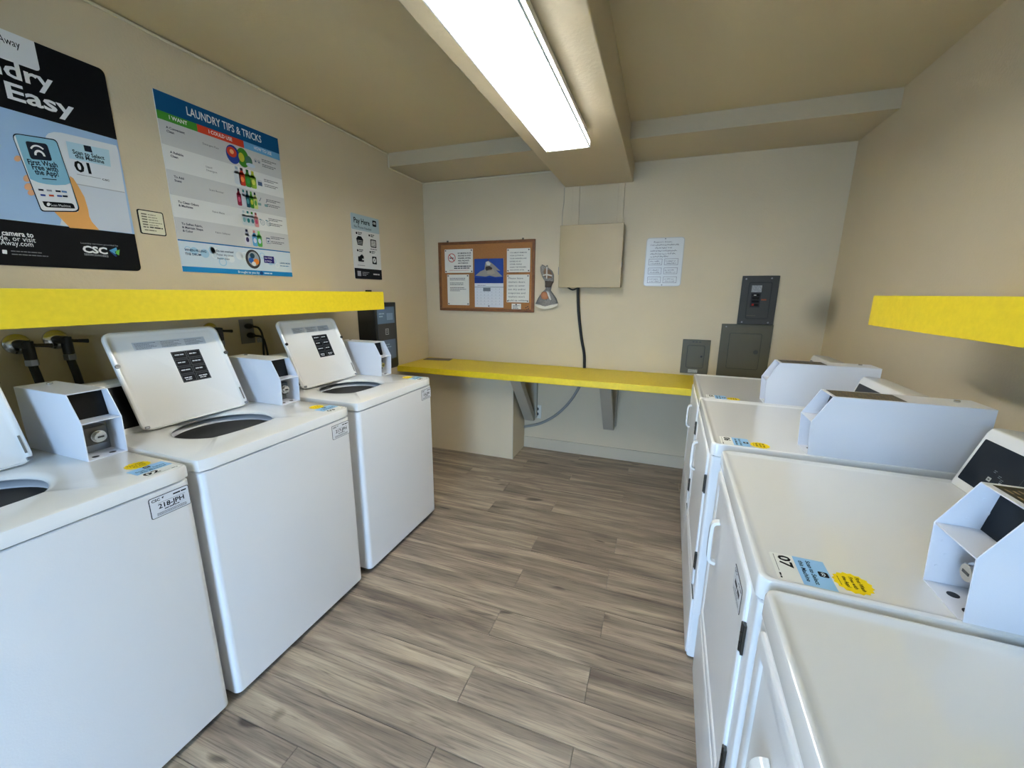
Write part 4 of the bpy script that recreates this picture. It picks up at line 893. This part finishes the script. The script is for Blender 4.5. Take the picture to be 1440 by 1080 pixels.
for u, v in ((W_ * 0.5, H_ - 0.008), (W_ * 0.5, 0.012)): MB().cyl((u, v, 0.003), (u, v, 0.010), 0.0055, 10).build('pin', mat('brown_pin'), o)
for i, (x, y) in enumerate(((985, 778), (1003, 768), (995, 800), (1012, 790))):
    q = cork_pt((x, y))
    tag(MB().cyl((0, 0, 0), (0, -0.008, 0), 0.0055, 10).build('push_pin', mat('brown_pin'), loc=(q.x, YB - 0.012, q.z)), 'spare brown push pin in the lower corner of cork board', 'push pin', 'spare push pins on the cork board')

# hanging cloth ornament
t = empty('cloth_ornament', 'grey patterned cloth ornament tied at the waist beside cork board', 'ornament', (-0.925, YB, 1.285))
GREYCLOTH = mat('grey_speckled_cloth', (128, 126, 122), 0.9, bump=(300, 0.5), vary=(190, 0.5))
def orn(name, pts, m, d0, d1, inset=0.12):
    q = [px_on(*CK(p), 'y', YB) for p in pts]; q = [(v.x + 0.925, v.z - 1.285) for v in q]
    c = (sum(a for a, b in q) / len(q), sum(b for a, b in q) / len(q))
    sh = lambda f, y: [(c[0] + (a - c[0]) * f, y, c[1] + (b - c[1]) * f) for a, b in q]
    MB().loops([sh(0.92, -d0), sh(1, -d0 - (d1 - d0) * 0.35), sh(0.97, -d0 - (d1 - d0) * 0.75), sh(1 - inset, -d1), sh(0.4, -d1 - 0.004)], True, True).build(name, m, t, smooth=True)
orn('upper_fold', [(1158, 318), (1140, 345), (1142, 395), (1158, 448), (1185, 490), (1195, 540), (1200, 600), (1250, 600), (1262, 535), (1283, 500), (1284, 430), (1265, 385), (1215, 348)], GREYCLOTH, 0.001, 0.022)
orn('skirt', [(1200, 575), (1160, 615), (1118, 675), (1088, 735), (1120, 755), (1190, 772), (1265, 762), (1330, 735), (1312, 680), (1270, 620), (1245, 585)], GREYCLOTH, 0.001, 0.030)
orn('hem', [(1088, 733), (1084, 752), (1120, 775), (1190, 795), (1265, 785), (1330, 755), (1334, 732), (1265, 752), (1190, 768), (1120, 752)], mat('cream_cloth', (206, 202, 188), 0.9), 0.001, 0.032, 0.03)
orn('inner_lining', [(1190, 360), (1175, 400), (1185, 450), (1215, 475), (1262, 465), (1272, 425), (1250, 385), (1215, 365)], mat('brown_cloth', (122, 96, 72), 0.9), 0.018, 0.027)
orn('tie_band', [(1195, 490), (1192, 560), (1252, 565), (1285, 500)], mat('dark_cloth', (70, 60, 50), 0.9), 0.016, 0.028)
orn('flower', [(1150, 640), (1165, 610), (1200, 606), (1230, 630), (1235, 680), (1200, 692), (1160, 682)], mat('rust_cloth', (168, 112, 78), 0.9), 0.026, 0.038)
orn('ribbon', [(1212, 600), (1238, 612), (1265, 690), (1250, 700), (1228, 650)], mat('white_cloth', (216, 212, 204), 0.9), 0.030, 0.040)
orn('cross_ribbon', [(1208, 345), (1222, 345), (1222, 420), (1270, 432), (1268, 446), (1222, 438), (1218, 470), (1206, 470), (1206, 436), (1170, 440), (1172, 428), (1206, 420)], mat('white_cloth'), 0.026, 0.032)
orn('nail', [(1204, 330), (1216, 325), (1218, 340), (1206, 342)], DARKSTEEL, 0.001, 0.02)

# tan utility box, raceways and cables
t = empty('utility_box', 'tan metal utility box mounted on the back wall', 'metal box', (-0.556, YB, 1.471))
MB().box(-0.244, 0.244, -0.112, -0.001, 0.0, 0.474).build('box_body', TAN, t, bevel=0.004)
MB().box(-0.246, 0.246, -0.122, -0.1125, -0.002, 0.476).build('box_door', TAN, t, bevel=0.003)
MB().cyl((0.246, -0.117, 0.15), (0.246, -0.117, 0.19), 0.005, 8).build('door_latch', STEEL, t)
MB().tube([(-0.247, -0.118, 0.10), (-0.247, -0.118, 0.16)], 0.005, 8).build('door_hinge', STEEL, t)
for x0, x1, lab in ((-0.736, -0.678, 'flat painted raceway above the tan box beside the thin cable'), (-0.378, -0.332, 'narrow painted raceway above the right half of tan box')):
    o = MB().box(x0, x1, YB - 0.016, YB - 0.001, 1.948, ZBEAM - 0.001).build('cable_raceway', WALL, bevel=0.003); tag(o, lab, 'raceway')
tag(MB().tube(spline([(-0.806, YB - 0.006, 2.25), (-0.806, YB - 0.006, 2.15), (-0.815, YB - 0.006, 2.05), (-0.814, YB - 0.006, 1.95), (-0.810, YB - 0.006, 1.90)], 5), 0.0035, 6).build('thin_cable', BRACE), 'thin grey cable running from the ceiling beam down to the tan box', 'cable')
tag(MB().tube(spline([(-0.652, YB - 0.05, 1.478), (-0.650, YB - 0.05, 1.40), (-0.640, YB - 0.03, 1.25), (-0.610, YB - 0.02, 1.05), (-0.582, YB - 0.016, 0.92), (-0.575, YB - 0.016, 0.798)], 7), 0.0125, 10).build('power_cable', RUBBER, smooth=True), 'thick black cable hanging from tan box to the counter', 'cable')
tag(MB().tube(spline([(-0.74, YB - 0.05, 1.472), (-0.70, YB - 0.05, 1.452), (-0.665, YB - 0.045, 1.462)], 6), 0.006, 8).build('loop_cable', RUBBER, smooth=True), 'short dark cable loop under the tan box', 'cable')
tag(MB().tube(spline([(-0.585, YB - 0.02, 0.742), (-0.615, YB - 0.02, 0.62), (-0.70, YB - 0.02, 0.47), (-0.82, YB - 0.02, 0.34), (-0.96, YB - 0.02, 0.25), (-1.11, YB - 0.02, 0.20)], 7), 0.0115, 10).build('flexible_conduit', mat('grey_conduit', (150, 148, 142), 0.45), smooth=True), 'grey flexible conduit curving under counter to the boxed chase', 'conduit')
t = empty('power_outlet', 'duplex wall outlet below the counter beside the wooden brace', 'outlet', (-0.992, YB, 0.358))
MB().box(-0.040, 0.040, -0.007, -0.001, -0.064, 0.064).build('cover_plate', IVORY, t, bevel=0.002)
for z in (-0.022, 0.026): MB().cyl((0, -0.007, z), (0, -0.0085, z), 0.0165, 16).build('socket', mat('dark_socket', (52, 48, 44), 0.4), t)
# thin cable along the top of the left wall and round the cross beam
a = 0.011
tag(MB().tube([(XL + a, -0.9, ZC - a), (XL + a, 0.9, ZC - a - 0.003), (XL + a, 1.9, ZC - a), (XL + a, YSOF - 0.03, ZC - a), (XL + a, YSOF - 0.008, ZC - 0.02), (XL + a, YSOF - a, ZSOF + 0.02), (XL + a + 0.003, YSOF - a, ZSOF - a), (XL + a, YSOF + 0.02, ZSOF - a), (XL + a, 3.2, ZSOF - a), (XL + a, YB - 0.03, ZSOF - a), (XL + 0.03, YB - a, ZSOF - a), (-1.7, YB - a, ZSOF - a), (-1.2, YB - a, ZSOF - a - 0.002), (XB0 - 0.01, YB - a, ZSOF - a)], 0.0062, 8).build('thin_cable', mat('cable_paint', (212, 202, 178), 0.5), smooth=True), 'painted thin cable along the left wall top and cross beam', 'cable')

# whiteboard with hand-written lines
a, b = px_on(904.5, 402.5, 'y', YB), px_on(963.5, 333, 'y', YB)
o = frame_obj(board('whiteboard', 0, b.x - a.x, 0, b.z - a.z, 0.006, mat('whiteboard_rim', (176, 178, 178), 0.3), 0.022), (a.x, YB, a.z), *BACK_WALL)
tag(o, 'small rounded whiteboard with handwriting and six ruled boxes', 'whiteboard')
W_, H_ = b.x - a.x, b.z - a.z
bm_ = MB().prism(rrect(0.005, W_ - 0.005, 0.005, H_ - 0.005, 0.018), lambda p: (p[0], p[1], 0.006), lambda p: (p[0], p[1], 0.0066)).build('writing_surface', mat('whiteboard_gloss', (204, 206, 206), 0.28), o)
P = Print(o, 0.0066)
def scribble(x, y, wd, h, rgb=(70, 72, 74)):
    pts = []; n = int(wd / (h * 0.32)); random.seed(int(x * 1e4 + y * 1e5))
    for i in range(n): pts.append((x + wd * i / n, y + (h * random.uniform(0.35, 0.95) if i % 2 else h * random.uniform(-0.1, 0.3))))
    for (x0, y0), (x1, y1) in zip(pts, pts[1:]):
        if random.random() < 0.16: continue
        d = Vector((x1 - x0, y1 - y0)).normalized() * 0.0010; P.poly('handwriting', [(x0 - d.y, y0 + d.x), (x1 - d.y, y1 + d.x), (x1 + d.y, y1 - d.x), (x0 + d.y, y0 - d.x)], rgb, 1, True)
P.text('handwriting', 'Report Issue,', W_ * 0.20, H_ * 0.895, 0.013, (60, 62, 64), 1, 'l', -0.01, W_ * 0.48)
for y, x0, f in ((0.835, 0.12, 0.76), (0.775, 0.24, 0.46), (0.715, 0.12, 0.72), (0.655, 0.12, 0.70), (0.600, 0.12, 0.52)): scribble(W_ * x0, H_ * y, W_ * f, 0.014)
for i in range(3):
    for j in range(2):
        x0, y0, x1, y1 = W_ * (0.10 + 0.42 * j), H_ * (0.07 + 0.185 * i), W_ * (0.46 + 0.42 * j), H_ * (0.20 + 0.185 * i); e = 0.0022
        for q in ((x0, y0, x1, y0 + e), (x0, y1 - e, x1, y1), (x0, y0, x0 + e, y1), (x1 - e, y0, x1, y1)): P.rect('ruled_box', *q, (92, 90, 96), 1)
        scribble(x0 + 0.008, y0 + 0.025, (x1 - x0) * 0.75, 0.010, (110, 110, 114)); scribble(x0 + 0.014, y0 + 0.009, (x1 - x0) * 0.75, 0.009, (110, 110, 114))
P.build()
for v in (H_ - 0.010, 0.010): MB().cyl((W_ * 0.5, v, 0.0066), (W_ * 0.5, v, 0.0086), 0.004, 10).build('screw', DARKSTEEL, o)

# electrical panels
def elec(name, label, x0, x1, z0, z1, m, door, depth=0.016):
    t = empty(name, label, 'electrical panel', ((x0 + x1) / 2, YB, z0)); hw = (x1 - x0) / 2; H = z1 - z0
    MB().box(-hw, hw, -depth, -0.001, 0, H).build('cover', m, t, bevel=0.003)
    (xa, xb, za, zb) = door; xa, xb = -hw + xa, -hw + xb
    MB().prism(rrect(xa - 0.003, xb + 0.003, za - 0.003, zb + 0.003, 0.014), lambda p: (p[0], -depth - 0.0004, p[1]), lambda p: (p[0], -depth, p[1])).build('door_gap', DARKGAP, t)
    d = MB().prism(rrect(xa, xb, za, zb, 0.012), lambda p: (p[0], -depth - 0.0045, p[1]), lambda p: (p[0], -depth, p[1])).build('panel_door', m, t, bevel=0.0015)
    return t, d, hw, H, xb, depth
t, d, hw, H, xb, dp = elec('breaker_panel', 'small grey-green electrical panel standing on the yellow counter', 0.186, 0.385, 0.812, 1.080, PANEL_GREY, (0.040, 0.160, 0.050, 0.222))
MB().cyl((xb - 0.018, -dp - 0.0045, 0.140), (xb - 0.018, -dp - 0.009, 0.140), 0.008, 14).build('latch', BLACK, d)
MB().box(-0.042, 0.026, -dp - 0.0012, -dp - 0.0002, 0.008, 0.034).build('sticker', mat('sticker_print', (160, 158, 150), 0.5, vary=(150, 0.3)), t)
for x in (-0.024, 0.0, 0.024): MB().box(x - 0.007, x + 0.007, -dp - 0.0008, -dp - 0.0001, 0.246, 0.256).build('embossed_mark', PANEL_DARK, t)
t, d, hw, H, xb, dp = elec('breaker_panel', 'wide grey-green electrical panel with a plain door, directly under the black one', 0.447, 0.784, 0.7975, 1.208, PANEL_GREY, (0.062, 0.270, 0.078, 0.342))
MB().cyl((xb - 0.026, -dp - 0.0045, 0.208), (xb - 0.026, -dp - 0.011, 0.208), 0.016, 16).build('latch', PANEL_DARK, d, bevel=0.002)
MB().cyl((-hw + 0.03, -dp, H - 0.02), (-hw + 0.03, -dp - 0.002, H - 0.02), 0.005, 10).build('screw', STEEL, t)
t, d, hw, H, xb, dp = elec('breaker_panel', 'dark grey breaker panel with exposed switches above the wide panel', 0.545, 0.780, 1.2095, 1.557, PANEL_DARK, (0.050, 0.190, 0.045, 0.300))
MB().box(-0.052, 0.012, -dp - 0.0062, -dp - 0.0046, 0.125, 0.225).build('breaker_well', BLACK, d)
for z in (0.134, 0.158, 0.182, 0.204): MB().box(-0.044, 0.004, -dp - 0.0098, -dp - 0.0063, z, z + 0.016).build('breaker_switch', BLACKGLOSS, d, bevel=0.0015)
MB().box(-0.040, -0.026, -dp - 0.0108, -dp - 0.0099, 0.136, 0.150).build('red_mark', ink((150, 40, 36)), d)
MB().box(-0.034, -0.018, -dp - 0.0108, -dp - 0.0099, 0.208, 0.214).build('white_mark', ink((190, 190, 190)), d)
MB().box(-0.052, 0.012, -dp - 0.0056, -dp - 0.0046, 0.232, 0.280).build('sticker', mat('sticker_print2', (150, 152, 152), 0.5, vary=(140, 0.5)), d)
MB().box(0.018, 0.050, -dp - 0.0056, -dp - 0.0046, 0.174, 0.184).build('orange_sticker', ink((150, 84, 60)), d)
MB().box(-0.064, -0.006, -dp - 0.0052, -dp - 0.0046, 0.062, 0.067).build('embossed_line', PANEL_GREY, d)
for x, z in ((-hw + 0.024, H - 0.022), (hw - 0.05, H - 0.018), (-hw + 0.030, 0.016), (hw - 0.036, 0.016)): MB().cyl((x, -dp, z), (x, -dp - 0.003, z), 0.006, 10).build('screw', STEEL, t)

# printed card lying on the counter
o = frame_obj(board('printed_card', -0.13, 0.13, -0.055, 0.055, 0.002, mat('card_print', (88, 66, 74), 0.4, vary=(40, 0.6)), 0.004), (-1.965, 3.345, 0.7962), (0.985, 0.17, 0), (-0.17, 0.985, 0))
tag(o, 'dark printed card lying on the yellow counter in the corner', 'card')
